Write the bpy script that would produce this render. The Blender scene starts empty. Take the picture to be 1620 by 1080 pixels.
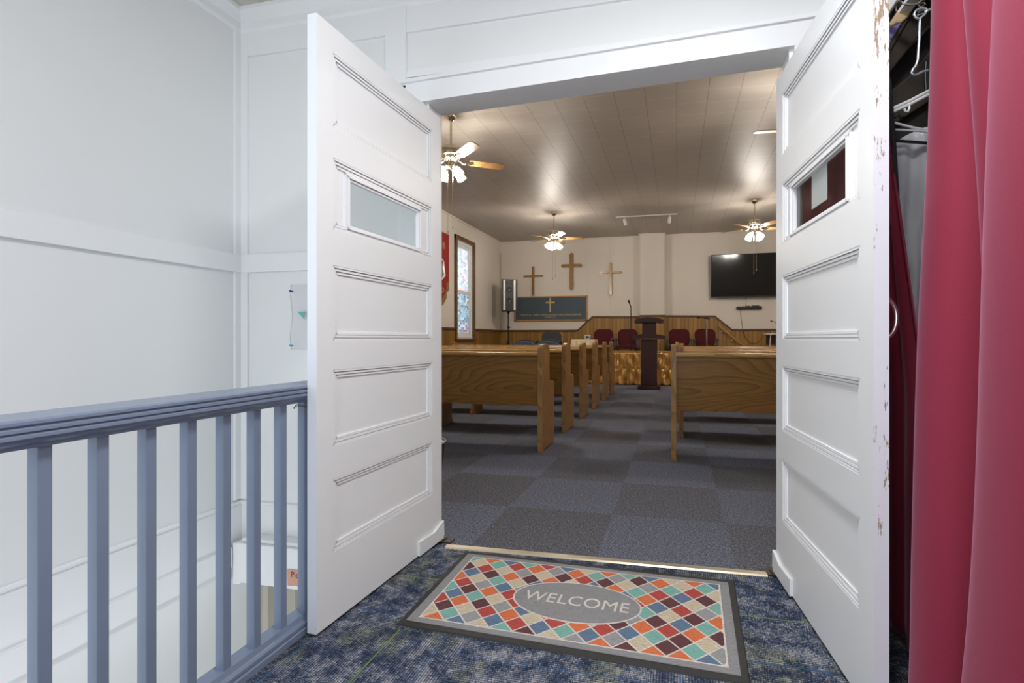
import bpy, bmesh, math, random
from mathutils import Vector, Matrix
random.seed(7)
PI = math.pi
SC = bpy.context.scene
COL = SC.collection

# ------------------------------------------------------------------ camera, world, light, exposure
YAW = math.atan(170/765.0)
cam_d = bpy.data.cameras.new('camera'); cam = bpy.data.objects.new('camera', cam_d); COL.objects.link(cam)
cam_d.sensor_fit = 'HORIZONTAL'; cam_d.sensor_width = 36.0; cam_d.lens = 36.0*765/1620
cam_d.shift_x = -90/1620.0; cam_d.shift_y = -4/1620.0
cam_d.clip_start = .02
cam.location = (0, 0, 1.0); cam.rotation_euler = (PI/2, 0, YAW)
SC.camera = cam

w = bpy.data.worlds.new('world'); SC.world = w; w.use_nodes = True
bg = w.node_tree.nodes['Background']; bg.inputs[0].default_value = (.88, .94, 1.0, 1); bg.inputs[1].default_value = .88
SC.view_settings.view_transform = 'Standard'; SC.view_settings.look = 'None'
SC.view_settings.gamma = 1.0; SC.view_settings.exposure = 0.70; SC.view_settings.use_curve_mapping = False

def area(name, loc, rot, sx, sy, power, color):
    l = bpy.data.lights.new(name, 'AREA'); l.shape = 'RECTANGLE'; l.size = sx; l.size_y = sy
    l.energy = power; l.color = color
    o = bpy.data.objects.new(name, l); o.location = loc; o.rotation_euler = rot; COL.objects.link(o)
    return o
# added fill lights for the hall, all out of view
area('hall_rear_fill', (-.75, -1.58, 1.6), (PI/2, 0, 0), 2.4, 1.6, 9, (.90, .95, 1.0))  # added daylight fill from behind the camera
area('hall_overhead_fill', (.05, .72, 2.69), (0, 0, 0), .40, .40, 23, (.98, .985, 1.0))  # added overhead fill without a fixture, near the curtain to brighten its top
area('stairwell_fill', (-1.75, -.9, .2), (PI*.42, 0, .1), .7, 1.2, 5.0, (.92, .96, 1.0))  # added fill to brighten the stairwell wall

# ------------------------------------------------------------------ material helpers
def lin(c):
    r = []
    for v in c:
        v /= 255.0
        r.append(v/12.92 if v <= .04045 else ((v+.055)/1.055)**2.4)
    return (r[0], r[1], r[2], 1.0)

class G:
    """small shader graph writer"""
    def __init__(s, name):
        s.m = bpy.data.materials.new(name); s.m.use_nodes = True
        s.t = s.m.node_tree; s.n = s.t.nodes; s.l = s.t.links
        s.b = s.n['Principled BSDF']
    def put(s, sock, v):
        if hasattr(v, 'links') or isinstance(v, bpy.types.NodeSocket): s.l.new(v, sock)
        else: sock.default_value = v
    def math(s, op, a, b=None, c=None):
        n = s.n.new('ShaderNodeMath'); n.operation = op
        s.put(n.inputs[0], a)
        if b is not None: s.put(n.inputs[1], b)
        if c is not None: s.put(n.inputs[2], c)
        return n.outputs[0]
    def pos(s):
        n = s.n.new('ShaderNodeTexCoord'); x = s.n.new('ShaderNodeSeparateXYZ'); s.l.new(n.outputs['Object'], x.inputs[0])
        s.vec = n.outputs['Object']
        return x.outputs[0], x.outputs[1], x.outputs[2]
    def comb(s, x, y, z):
        n = s.n.new('ShaderNodeCombineXYZ')
        for i, v in enumerate((x, y, z)): s.put(n.inputs[i], v)
        return n.outputs[0]
    def noise(s, vec, scale, detail=2, rough=.5):
        n = s.n.new('ShaderNodeTexNoise'); s.put(n.inputs['Vector'], vec); n.inputs['Scale'].default_value = scale
        n.inputs['Detail'].default_value = detail; n.inputs['Roughness'].default_value = rough
        return n.outputs[0]
    def white(s, vec):
        n = s.n.new('ShaderNodeTexWhiteNoise'); n.noise_dimensions = '3D'; s.put(n.inputs['Vector'], vec); return n.outputs[0]
    def mix(s, f, a, b):
        n = s.n.new('ShaderNodeMix'); n.data_type = 'RGBA'
        s.put(n.inputs[0], f); s.put(n.inputs[6], a); s.put(n.inputs[7], b); return n.outputs[2]
    def ramp(s, f, stops, const=False):
        n = s.n.new('ShaderNodeValToRGB'); cr = n.color_ramp
        if const: cr.interpolation = 'CONSTANT'
        while len(cr.elements) < len(stops): cr.elements.new(.5)
        for e, (p, c) in zip(cr.elements, stops): e.position = p; e.color = c
        s.put(n.inputs[0], f); return n.outputs[0]
    def bump(s, h, strength=.3, dist=.002):
        n = s.n.new('ShaderNodeBump'); n.inputs['Strength'].default_value = strength; n.inputs['Distance'].default_value = dist
        s.put(n.inputs['Height'], h); s.l.new(n.outputs[0], s.b.inputs['Normal']); return n
    def out(s, color=None, rough=None, metal=None, spec=None):
        if color is not None: s.put(s.b.inputs['Base Color'], color)
        if rough is not None: s.put(s.b.inputs['Roughness'], rough)
        if metal is not None: s.put(s.b.inputs['Metallic'], metal)
        if spec is not None: s.b.inputs['Specular IOR Level'].default_value = spec
        return s.m

def plain(name, rgb, rough=.5, metal=0, var=.06, scale=12, bump=.15, bscale=60, spec=None):
    g = G(name); g.pos(); c = lin(rgb)
    n = g.noise(g.vec, scale, 3)
    lo = tuple(v*(1-var) for v in c[:3])+(1,); hi = tuple(min(1, v*(1+var)) for v in c[:3])+(1,)
    col = g.mix(n, lo, hi)
    if bump: g.bump(g.noise(g.vec, bscale, 3), bump, .001)
    return g.out(col, rough, metal, spec)

def wood(name, dark, light, axis='X', rough=.35, scale=1.0, ring=26):
    """oak-like grain running along axis"""
    g = G(name); x, y, z = g.pos()
    st = {'X': (.22, 1, 1), 'Y': (1, .22, 1), 'Z': (1, 1, .22)}[axis]
    v = g.comb(g.math('MULTIPLY', x, st[0]*scale), g.math('MULTIPLY', y, st[1]*scale), g.math('MULTIPLY', z, st[2]*scale))
    warp = g.noise(v, 2.6, 1.0, .4)
    rings = g.math('FRACT', g.math('MULTIPLY', warp, ring))
    st2 = {'X': (.03, 1, 1), 'Y': (1, .03, 1), 'Z': (1, 1, .03)}[axis]
    v2 = g.comb(g.math('MULTIPLY', x, st2[0]), g.math('MULTIPLY', y, st2[1]), g.math('MULTIPLY', z, st2[2]))
    fine = g.noise(v2, 170*scale, 3, .6)
    r = g.math('ADD', g.math('MULTIPLY', g.math('POWER', rings, 2.5), .38), g.math('MULTIPLY', fine, .72))
    col = g.ramp(r, [(.15, lin(light)), (.55, tuple((a+b)/2 for a, b in zip(lin(light), lin(dark)))), (.95, lin(dark))])
    g.bump(fine, .12, .001)
    return g.out(col, rough)

def paneling(name, a, b, groove, axis='X', width=.1):
    """vertical grooved wood panelling"""
    g = G(name); x, y, z = g.pos(); q = x if axis == 'X' else y
    t = g.math('DIVIDE', q, width); i = g.math('FLOOR', t); f = g.math('FRACT', t)
    rnd = g.white(g.comb(i, 3.1, .7))
    v2 = g.comb(g.math('MULTIPLY', x, 1), g.math('MULTIPLY', y, 1), g.math('MULTIPLY', z, .04))
    fine = g.noise(v2, 60, 3, .6)
    col = g.mix(g.math('ADD', g.math('MULTIPLY', rnd, .5), g.math('MULTIPLY', fine, .6)), lin(a), lin(b))
    edge = g.math('LESS_THAN', f, .07)
    col = g.mix(edge, col, lin(groove))
    g.bump(g.math('SUBTRACT', 1, edge), .6, .003)
    return g.out(col, .42)

M = {}
M['wall'] = plain('hall_white_paint', (236, 238, 238), .55, var=.015, scale=3, bump=.12, bscale=25)
M['trim'] = plain('trim_white_gloss', (240, 242, 243), .4, var=.012, scale=5, bump=.15, bscale=30)
M['door'] = plain('door_white_paint', (238, 240, 241), .38, var=.02, scale=4, bump=.25, bscale=22)
M['grooved'] = plain('door_moulding_paint', (240, 241, 243), .4, var=.02)
M['rail'] = plain('blue_grey_gloss_paint', (124, 137, 160), .3, var=.07, scale=9, bump=.35, bscale=30)
M['room'] = plain('cream_wall_paint', (222, 213, 200), .6, var=.02, scale=3, bump=.1)
M['black'] = plain('black_plastic', (20, 20, 21), .45, bump=.05)
M['blackcloth'] = plain('charcoal_cloth', (38, 38, 42), .8, var=.2)
M['gunmetal'] = plain('grey_plastic', (82, 86, 92), .5)
M['silver'] = plain('silver_strip', (215, 214, 208), .35, .1, bump=0)
M['chrome'] = plain('chrome', (205, 208, 212), .16, 1, bump=0)
M['steel'] = plain('dark_steel', (90, 84, 78), .4, .9, var=.25, scale=60)
M['brass'] = plain('brass', (206, 198, 176), .20, 1, bump=0)
M['tan'] = plain('threshold_metal', (196, 184, 160), .32, .55, var=.06, scale=20)
M['mahogany'] = plain('mahogany', (62, 27, 24), .5, var=.2, scale=8)
M['redfab'] = plain('burgundy_upholstery', (74, 4, 14), .9, var=.15, scale=40)
M['bluefab'] = plain('blue_grey_upholstery', (92, 100, 122), .9, var=.12, scale=50)
M['darkfab'] = plain('charcoal_upholstery', (58, 58, 62), .9, var=.12, scale=50)
M['board'] = plain('slate_blue_board', (70, 84, 92), .6, var=.04)
M['gilt'] = plain('pale_gold', (205, 178, 120), .4, .2, var=.1, scale=30)
M['card'] = plain('salmon_card', (214, 164, 140), .8)
M['ink'] = plain('purple_ink', (84, 40, 84), .7)
M['paper'] = plain('white_paper', (232, 232, 230), .8, var=.01)
M['hanger'] = plain('white_plastic', (235, 236, 238), .35, bump=0)
M['beige'] = plain('beige_downstairs_panel', (196, 190, 176), .7, var=.08, scale=4)
M['purple'] = plain('lilac_fabric', (128, 112, 178), .8)
M['kraft'] = plain('tan_leather', (206, 178, 132), .7, var=.1)
M['leather'] = plain('brown_black_leather', (62, 54, 48), .42, var=.25, scale=18, bump=.3, bscale=80)
M['leatherdark'] = plain('blackish_brown_leather', (34, 28, 26), .5, var=.3, scale=14, bump=.3, bscale=60)
M['galv'] = plain('galvanised_wire', (190, 196, 202), .28, .6, bump=0)
M['greycloth'] = plain('mid_grey_cloth', (226, 226, 230), .9, var=.1)
M['screen'] = plain('tv_glass', (9, 8, 9), .12, bump=0, var=0)
M['lampwhite'] = plain('white_enamel', (225, 222, 214), .4)
M['coverplate'] = plain('cover_plate', (232, 230, 224), .5)
M['oak'] = wood('oak_pew_panel', (72, 46, 14), (146, 104, 46), 'X', .30)
M['oakz'] = wood('oak_pew_end', (104, 72, 36), (168, 126, 74), 'Z', .38, 1.3)
M['oakcap'] = wood('oak_pew_cap', (132, 94, 46), (200, 156, 92), 'X', .2)
M['cross'] = wood('cross_oak', (112, 76, 32), (162, 120, 60), 'Z', .35)
M['crosspale'] = wood('cross_pale_oak', (150, 112, 70), (206, 172, 124), 'Z', .18)
M['blade'] = wood('fan_blade_oak', (88, 62, 34), (146, 112, 72), 'X', .3)
M['brownwood'] = wood('brown_casing', (84, 58, 32), (122, 90, 54), 'Z', .4)
M['railwood'] = wood('brown_chair_rail', (70, 44, 24), (104, 72, 44), 'X', .4)
M['handwood'] = wood('handrail_oak', (150, 100, 50), (200, 150, 90), 'X', .35)
M['panelx'] = paneling('oak_wainscot_x', (118, 84, 34), (180, 136, 64), (64, 42, 14), 'X', .105)
M['panely'] = paneling('oak_wainscot_y', (110, 78, 30), (160, 118, 54), (60, 40, 12), 'Y', .105)

# worn paint on the door's leading edge
g = G('worn_door_edge_paint'); x, y, z = g.pos()
n1 = g.noise(g.comb(g.math('MULTIPLY', x, 6), g.math('MULTIPLY', y, 6), z), 14, 5, .7)
n2 = g.noise(g.vec, 2.2, 2)
upper = g.math('MULTIPLY', g.math('SUBTRACT', z, 1.0), .07)
chip = g.math('GREATER_THAN', g.math('ADD', g.math('ADD', n1, g.math('MULTIPLY', n2, .35)), upper), .80)
col = g.mix(chip, lin((236, 240, 248)), lin((158, 140, 116)))
g.bump(g.math('SUBTRACT', g.noise(g.vec, 40, 4), chip), .4, .0015); M['wornedge'] = g.out(col, .45)

g = G('door_edge_paint'); g.pos(); chip = g.math('GREATER_THAN', g.noise(g.vec, 30, 4, .6), .715)
g.bump(g.noise(g.vec, 40, 4), .4, .0015); M['edge1'] = g.out(g.mix(chip, lin((238, 242, 248)), lin((150, 128, 104))), .45)

# hall carpet: quarter-turned ribbed tiles with thin green and blue lines
g = G('hall_carpet_tiles'); x, y, z = g.pos()
tx = g.math('DIVIDE', g.math('ADD', x, .675), .6); ty = g.math('DIVIDE', g.math('SUBTRACT', y, 1.5), .6)
ix = g.math('FLOOR', tx); iy = g.math('FLOOR', ty)
par = g.math('FLOORED_MODULO', g.math('ADD', ix, iy), 2.0)
fx = g.math('FRACT', tx); fy = g.math('FRACT', ty)
def mixf(g, f, a, b): return g.math('ADD', g.math('MULTIPLY', a, g.math('SUBTRACT', 1, f)), g.math('MULTIPLY', b, f))
q = mixf(g, par, x, y); r = mixf(g, par, y, x); l = mixf(g, par, fx, fy)
rnd = g.white(g.comb(ix, iy, 1.5)); rnd2 = g.white(g.comb(ix, iy, 5.5))
rib = g.math('SINE', g.math('MULTIPLY', q, 2*PI/.0085))
ri = g.math('FLOOR', g.math('DIVIDE', q, .0085))
streak = g.noise(g.comb(g.math('MULTIPLY', ri, 3.7), g.math('MULTIPLY', r, 60), rnd), 1.0, 2, .8)
fleck = g.noise(g.comb(g.math('MULTIPLY', ri, 9.1), g.math('MULTIPLY', r, 330), rnd2), 1.0, 1, .5)
blot = g.noise(g.comb(g.math('MULTIPLY', q, 1.3), r, g.math('MULTIPLY', rnd, 7)), 13, 3, .6)
f = g.math('ADD', g.math('ADD', g.math('MULTIPLY', blot, .85), g.math('MULTIPLY', streak, .38)), g.math('SUBTRACT', g.math('MULTIPLY', fleck, .80), .215))
base = g.ramp(g.math('MULTIPLY', f, 1.0), [(.60, lin((44, 56, 82))), (.74, lin((76, 88, 110))), (.86, lin((128, 134, 148))), (1.0, lin((186, 186, 192)))])
alt = g.ramp(f, [(.60, lin((48, 58, 78))), (.76, lin((88, 96, 106))), (.90, lin((138, 142, 126))), (1.0, lin((172, 172, 158)))])
olive = g.mix(g.math('MULTIPLY', g.math('GREATER_THAN', g.noise(g.vec, 3.5, 1), .52), .8), base, alt)
olive = g.mix(g.math('MULTIPLY', g.math('GREATER_THAN', rib, .40), .70), olive, lin((26, 36, 58)))
def line(g, l, c, hw): return g.math('LESS_THAN', g.math('ABSOLUTE', g.math('SUBTRACT', l, c)), hw)
col = g.mix(g.math('MULTIPLY', line(g, l, .575, .0042), .8), olive, lin((132, 168, 70)))
col = g.mix(g.math('MULTIPLY', line(g, l, .145, .0035), .8), col, lin((46, 104, 160)))
col = g.mix(g.math('MULTIPLY', line(g, l, .87, .0035), .6), col, lin((46, 104, 160)))
g.bump(g.math('ADD', g.math('MULTIPLY', rib, -.5), fleck), .8, .004); M['hallcarpet'] = g.out(col, .95, spec=.1)

# sanctuary carpet: heathered tiles, lighter and darker by turns
g = G('sanctuary_carpet_tiles'); x, y, z = g.pos()
tx = g.math('DIVIDE', g.math('ADD', x, .975), .617); ty = g.math('DIVIDE', g.math('SUBTRACT', y, 2.745), .62)
ix = g.math('FLOOR', tx); iy = g.math('FLOOR', ty)
par = g.math('FLOORED_MODULO', g.math('ADD', ix, iy), 2.0)
rnd = g.white(g.comb(ix, iy, 2.5))
k = g.math('ADD', g.math('MULTIPLY', g.math('SUBTRACT', 1, par), .55), g.math('MULTIPLY', rnd, .40))
heather = g.noise(g.vec, 190, 2, .85)
h2 = g.noise(g.vec, 80, 2, .8)
hh = g.math('ADD', g.math('MULTIPLY', heather, .75), g.math('MULTIPLY', h2, .35))
ca = g.ramp(hh, [(.40, lin((50, 51, 55))), (.54, lin((84, 84, 89))), (.70, lin((150, 149, 152)))])
cb = g.ramp(hh, [(.40, lin((54, 58, 70))), (.54, lin((94, 99, 115))), (.70, lin((170, 175, 192)))])
col = g.mix(k, ca, cb)
g.bump(hh, .5, .004); M['roomcarpet'] = g.out(col, .97, spec=.1)

# sanctuary ceiling: glossy painted fibre tiles
g = G('sanctuary_ceiling_tiles'); x, y, z = g.pos()
tx = g.math('DIVIDE', x, .346); ix = g.math('FLOOR', tx); fx = g.math('FRACT', tx)
off = g.math('MULTIPLY', g.white(g.comb(ix, 1.2, .3)), 1.0)
ty = g.math('ADD', g.math('DIVIDE', y, .30), off); iy = g.math('FLOOR', ty); fy = g.math('FRACT', ty)
ex = g.math('LESS_THAN', fx, .016); ey = g.math('LESS_THAN', fy, .022)
rnd = g.white(g.comb(ix, iy, .5))
col = g.mix(rnd, lin((170, 161, 150)), lin((173, 164, 153)))
col = g.mix(g.math('MULTIPLY', ex, .75), col, lin((92, 82, 72)))
col = g.mix(g.math('MULTIPLY', ey, .6), col, lin((210, 202, 190)))  # pale cross joints: bevel highlights put into the tile colour
hgt = g.math('ADD', g.math('SUBTRACT', g.math('MULTIPLY', g.noise(g.comb(g.math('MULTIPLY', x, 3), y, z), 5, 3), .6), g.math('MAXIMUM', ex, ey)), 0)
g.bump(hgt, .3, .003); M['roomceiling'] = g.out(col, g.math('ADD', .44, g.math('MULTIPLY', rnd, .015)), spec=.45)

# hall ceiling boards
g = G('hall_ceiling_boards'); x, y, z = g.pos()
tx = g.math('DIVIDE', x, .13); ed = g.math('LESS_THAN', g.math('FRACT', tx), .03)
chip = g.math('GREATER_THAN', g.noise(g.vec, 11, 4, .65), .69)
col = g.mix(g.math('MULTIPLY', ed, .6), lin((206, 203, 196)), lin((140, 126, 108)))
col = g.mix(chip, col, lin((150, 122, 96))); g.bump(g.math('SUBTRACT', 1, ed), .4, .003); M['hallceiling'] = g.out(col, .5)

# curtain and other fabrics
def fabric(name, rgb, sheen, rough=.55, srgb=(230, 150, 170)):
    g = G(name); g.pos(); n = g.noise(g.vec, 260, 2, .8)
    c = lin(rgb); col = g.mix(n, tuple(v*.85 for v in c[:3])+(1,), tuple(v*1.15 for v in c[:3])+(1,))
    g.b.inputs['Sheen Weight'].default_value = sheen; g.b.inputs['Sheen Roughness'].default_value = .45
    g.b.inputs['Sheen Tint'].default_value = lin(srgb)
    g.bump(n, .15, .001); return g.out(col, rough)
M['curtain'] = fabric('maroon_curtain_cloth', (136, 30, 56), .34, .85, (240, 176, 206))
M['hem'] = fabric('maroon_curtain_hem', (150, 44, 70), .3)
g = G('gold_satin'); g.pos(); n = g.noise(g.vec, 9, 3)
M['satin'] = g.out(g.mix(n, lin((222, 164, 76)), lin((246, 208, 136))), .24, .5)
g = G('ivory_gold_satin'); g.pos(); n = g.noise(g.vec, 14, 3)
M['ivory'] = g.out(g.mix(n, lin((220, 196, 140)), lin((240, 228, 196))), .35, .2)
M['banner'] = plain('red_banner_velvet', (150, 34, 30), .85, var=.15, scale=20)
M['bannergold'] = plain('gold_brocade', (150, 118, 62), .6, .2, var=.2, scale=60)

def glass(name, tint=(1, 1, 1, 1), glossy=.12, rough=.03, film=0.0, filmcol=(.8, .8, .82, 1)):
    m = bpy.data.materials.new(name); m.use_nodes = True; t = m.node_tree; n = t.nodes; n.clear()
    o = n.new('ShaderNodeOutputMaterial'); tr = n.new('ShaderNodeBsdfTransparent'); tr.inputs[0].default_value = tint
    gl = n.new('ShaderNodeBsdfGlossy'); gl.inputs['Roughness'].default_value = rough
    fr = n.new('ShaderNodeFresnel'); fr.inputs[0].default_value = 1.5
    ge = n.new('ShaderNodeNewGeometry'); inv = n.new('ShaderNodeMath'); inv.operation = 'SUBTRACT'; inv.inputs[0].default_value = 1; t.links.new(ge.outputs['Backfacing'], inv.inputs[1])
    mu = n.new('ShaderNodeMath'); mu.operation = 'MULTIPLY'; t.links.new(fr.outputs[0], mu.inputs[0]); t.links.new(inv.outputs[0], mu.inputs[1])
    mx = n.new('ShaderNodeMixShader'); t.links.new(mu.outputs[0], mx.inputs[0]); t.links.new(tr.outputs[0], mx.inputs[1]); t.links.new(gl.outputs[0], mx.inputs[2])
    if film:
        d = n.new('ShaderNodeBsdfDiffuse'); d.inputs[0].default_value = filmcol
        m2 = n.new('ShaderNodeMixShader'); m2.inputs[0].default_value = film
        t.links.new(mx.outputs[0], m2.inputs[1]); t.links.new(d.outputs[0], m2.inputs[2]); t.links.new(m2.outputs[0], o.inputs[0])
    else: t.links.new(mx.outputs[0], o.inputs[0])
    return m
M['glass'] = glass('door_glass', (.93, .95, .95, 1))
M['bag'] = glass('clear_plastic_film', (.985, .985, .99, 1), film=.12, filmcol=(.92, .94, .96, 1), rough=.15)
M['garment'] = glass('grey_garment_bag_film', (.8, .82, .85, 1), film=.66, filmcol=(.9, .91, .94, 1), rough=.18)

g = G('lit_frosted_shade'); g.out((.9, .88, .82, 1), .4)
g.b.inputs['Emission Color'].default_value = (1.0, .925, .845, 1); g.b.inputs['Emission Strength'].default_value = 96
M['lamp'] = g.m

# stained glass lit from outside: small coloured rectangles (colour belongs to the glass)
def stained(name, strength, sat):
    g = G(name); x, y, z = g.pos()
    iz = g.math('FLOOR', g.math('DIVIDE', z, .058)); sh = g.white(g.comb(iz, .3, .1))
    ty = g.math('ADD', g.math('DIVIDE', y, .09), sh); iy = g.math('FLOOR', ty)
    r = g.white(g.comb(iy, iz, 4.2))
    col = g.ramp(r, [(0, lin((96, 130, 190))), (.16, lin((150, 190, 214))), (.38, lin((120, 170, 180))), (.54, lin((168, 84, 92))), (.60, lin((200, 216, 224))), (.8, lin((90, 110, 150))), (.9, lin((196, 150, 150)))], True)
    edge = g.math('MAXIMUM', g.math('LESS_THAN', g.math('FRACT', ty), .10), g.math('LESS_THAN', g.math('FRACT', g.math('DIVIDE', z, .058)), .12))
    col = g.mix(sat, lin((225, 235, 245)), col)
    col = g.mix(g.math('MULTIPLY', edge, .6), col, lin((215, 220, 225)))
    g.put(g.b.inputs['Emission Color'], col); g.b.inputs['Emission Strength'].default_value = strength
    return g.out(col, .15)
M['stained_lo'] = stained('stained_glass_lower', .40, .95)
M['stained_up'] = stained('stained_glass_upper', .65, .60)

# ------------------------------------------------------------------ geometry helpers
class B:
    def __init__(s): s.bm = bmesh.new(); s.mats = []
    def mi(s, m):
        if m is None: return 0
        if m not in s.mats: s.mats.append(m)
        return s.mats.index(m)
    def face(s, vs, m=None):
        f = s.bm.faces.new(vs); f.material_index = s.mi(m); return f
    def box(s, x0, x1, y0, y1, z0, z1, m=None, bev=0):
        r = bmesh.ops.create_cube(s.bm, size=1); vs = r['verts']
        for v in vs: v.co = Vector(((x0+x1)/2+v.co.x*(x1-x0), (y0+y1)/2+v.co.y*(y1-y0), (z0+z1)/2+v.co.z*(z1-z0)))
        fs = set(f for v in vs for f in v.link_faces)
        for f in fs: f.material_index = s.mi(m)
        if bev:
            es = list(set(e for v in vs for e in v.link_edges))
            r2 = bmesh.ops.bevel(s.bm, geom=es, offset=bev, segments=2, affect='EDGES', profile=.5)
            for f in r2['faces']: f.material_index = s.mi(m)
        return s
    def hexa(s, pts, m=None):
        """8 points: bottom 4 ccw, top 4 ccw"""
        v = [s.bm.verts.new(p) for p in pts]
        for idx in ((3, 2, 1, 0), (4, 5, 6, 7), (0, 1, 5, 4), (1, 2, 6, 5), (2, 3, 7, 6), (3, 0, 4, 7)):
            s.face([v[i] for i in idx], m)
        return s
    def prism(s, pts, vec, m=None, mcap=None):
        """extrude closed 3-D polygon along vec"""
        vec = Vector(vec); a = [s.bm.verts.new(p) for p in pts]; b = [s.bm.verts.new(Vector(p)+vec) for p in pts]
        n = len(pts); s.face(list(reversed(a)), mcap or m); s.face(b, mcap or m)
        for i in range(n): s.face([a[i], a[(i+1) % n], b[(i+1) % n], b[i]], m)
        return s
    def lathe(s, prof, c=(0, 0, 0), seg=20, m=None, axis=None):
        rings = []
        R = Matrix.Identity(3)
        if axis is not None: R = Vector((0, 0, 1)).rotation_difference(Vector(axis)).to_matrix()
        for r, z in prof:
            rings.append([s.bm.verts.new(Vector(c)+R @ Vector((r*math.cos(2*PI*i/seg), r*math.sin(2*PI*i/seg), z))) for i in range(seg)])
        for a, b in zip(rings, rings[1:]):
            for i in range(seg): s.face([a[i], a[(i+1) % seg], b[(i+1) % seg], b[i]], m)
        if prof[0][0] > 1e-4: s.face(list(reversed(rings[0])), m)
        if prof[-1][0] > 1e-4: s.face(rings[-1], m)
        return s
    def tube(s, pts, r, m=None, seg=8):
        pts = [Vector(p) for p in pts]; rings = []; up = Vector((0, 0, 1)); last = None
        for i, p in enumerate(pts):
            d = ((pts[min(i+1, len(pts)-1)]-pts[max(i-1, 0)])).normalized()
            if last is None:
                a = d.cross(up) if abs(d.dot(up)) < .95 else d.cross(Vector((1, 0, 0)))
            else: a = last-d*last.dot(d)
            a.normalize(); last = a; b = d.cross(a)
            rr = r[i] if isinstance(r, (list, tuple)) else r
            rings.append([s.bm.verts.new(p+a*math.cos(2*PI*k/seg)*rr+b*math.sin(2*PI*k/seg)*rr) for k in range(seg)])
        for a, b in zip(rings, rings[1:]):
            for i in range(seg): s.face([a[i], a[(i+1) % seg], b[(i+1) % seg], b[i]], m)
        s.face(list(reversed(rings[0])), m); s.face(rings[-1], m); return s
    def grid(s, fn, nu, nv, m=None):
        vs = [[s.bm.verts.new(fn(i/nu, j/nv)) for i in range(nu+1)] for j in range(nv+1)]
        for j in range(nv):
            for i in range(nu): s.face([vs[j][i], vs[j][i+1], vs[j+1][i+1], vs[j+1][i]], m)
        return s
    def done(s, name, m=None, parent=None, smooth=False, solid=0, weld=True):
        if weld: bmesh.ops.remove_doubles(s.bm, verts=s.bm.verts, dist=1e-5)
        bmesh.ops.recalc_face_normals(s.bm, faces=s.bm.faces)
        me = bpy.data.meshes.new(name); s.bm.to_mesh(me); s.bm.free()
        if s.mats:
            for k in s.mats: me.materials.append(M[k])
        else: me.materials.append(M[m])
        o = bpy.data.objects.new(name, me); COL.objects.link(o)
        if smooth:
            me.shade_smooth()
            try: me.set_sharp_from_angle(angle=math.radians(40))
            except Exception: pass
        if solid:
            md = o.modifiers.new('thickness', 'SOLIDIFY'); md.thickness = solid; md.offset = 0
        if parent: o.parent = parent
        return o

def thing(name, label, cat, loc=(0, 0, 0), rz=0, group=None, kind=None):
    o = bpy.data.objects.new(name, None); COL.objects.link(o); o.location = loc; o.rotation_euler = (0, 0, rz)
    o.empty_display_size = .1
    tag(o, label, cat, group, kind); return o
def tag(o, label=None, cat=None, group=None, kind=None):
    if label: o['label'] = label
    if cat: o['category'] = cat
    if group: o['group'] = group
    if kind: o['kind'] = kind
    return o
def struct(b, name, m=None, label=None, cat=None, **k):
    o = b.done(name, m, **k); o['kind'] = 'structure'
    if label: o['label'] = label
    if cat: o['category'] = cat
    return o
def dup(root, loc=None, rz=None, label=None, group=None):
    r = root.copy(); COL.objects.link(r)
    if loc is not None: r.location = loc
    if rz is not None: r.rotation_euler = (0, 0, rz)
    if label: r['label'] = label
    if group: r['group'] = group
    for ch in list(root.children):
        c = ch.copy(); COL.objects.link(c); c.parent = r
        for gch in list(ch.children):
            d = gch.copy(); COL.objects.link(d); d.parent = c
    return r
def text(name, body, size, loc, rot, m, parent=None, extr=.001, sx=1.0, align='CENTER', spacing=1.0, bold=0):
    cu = bpy.data.curves.new(name, 'FONT'); cu.body = body; cu.size = size; cu.extrude = extr; cu.align_x = align; cu.align_y = 'CENTER'
    cu.space_character = spacing; cu.offset = bold
    t = bpy.data.objects.new(name+'_tmp', cu); COL.objects.link(t); bpy.context.view_layer.update()
    me = bpy.data.meshes.new_from_object(t); bpy.data.objects.remove(t)
    me.materials.clear(); me.materials.append(M[m])
    me.transform(Matrix.Diagonal((sx, 1, 1, 1)))
    o = bpy.data.objects.new(name, me); COL.objects.link(o); o.location = loc; o.rotation_euler = rot
    if parent: o.parent = parent
    return o

# ================================================================== STRUCTURE
CH = 3.75            # sanctuary ceiling height
HX0, HX1 = -2.28, 1.5
def hdr(x): return 2.144+(x+1.2)*.031       # the old header runs slightly out of level
# floors
b = B(); b.box(-1.29, HX1, -1.6, 2.165, -.25, 0); struct(b, 'floor', 'hallcarpet', 'blue and grey ribbed carpet tiles of the entry hall', 'floor')
b = B(); b.box(-4.88, 3.75, 2.165, 13.0, -.25, 0); struct(b, 'floor.001', 'roomcarpet', 'blue grey heathered carpet tiles of the sanctuary', 'floor')
b = B(); b.box(-2.6, HX1, -1.6, 2.6, -2.8, -2.7); struct(b, 'floor.002', 'beige')
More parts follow.
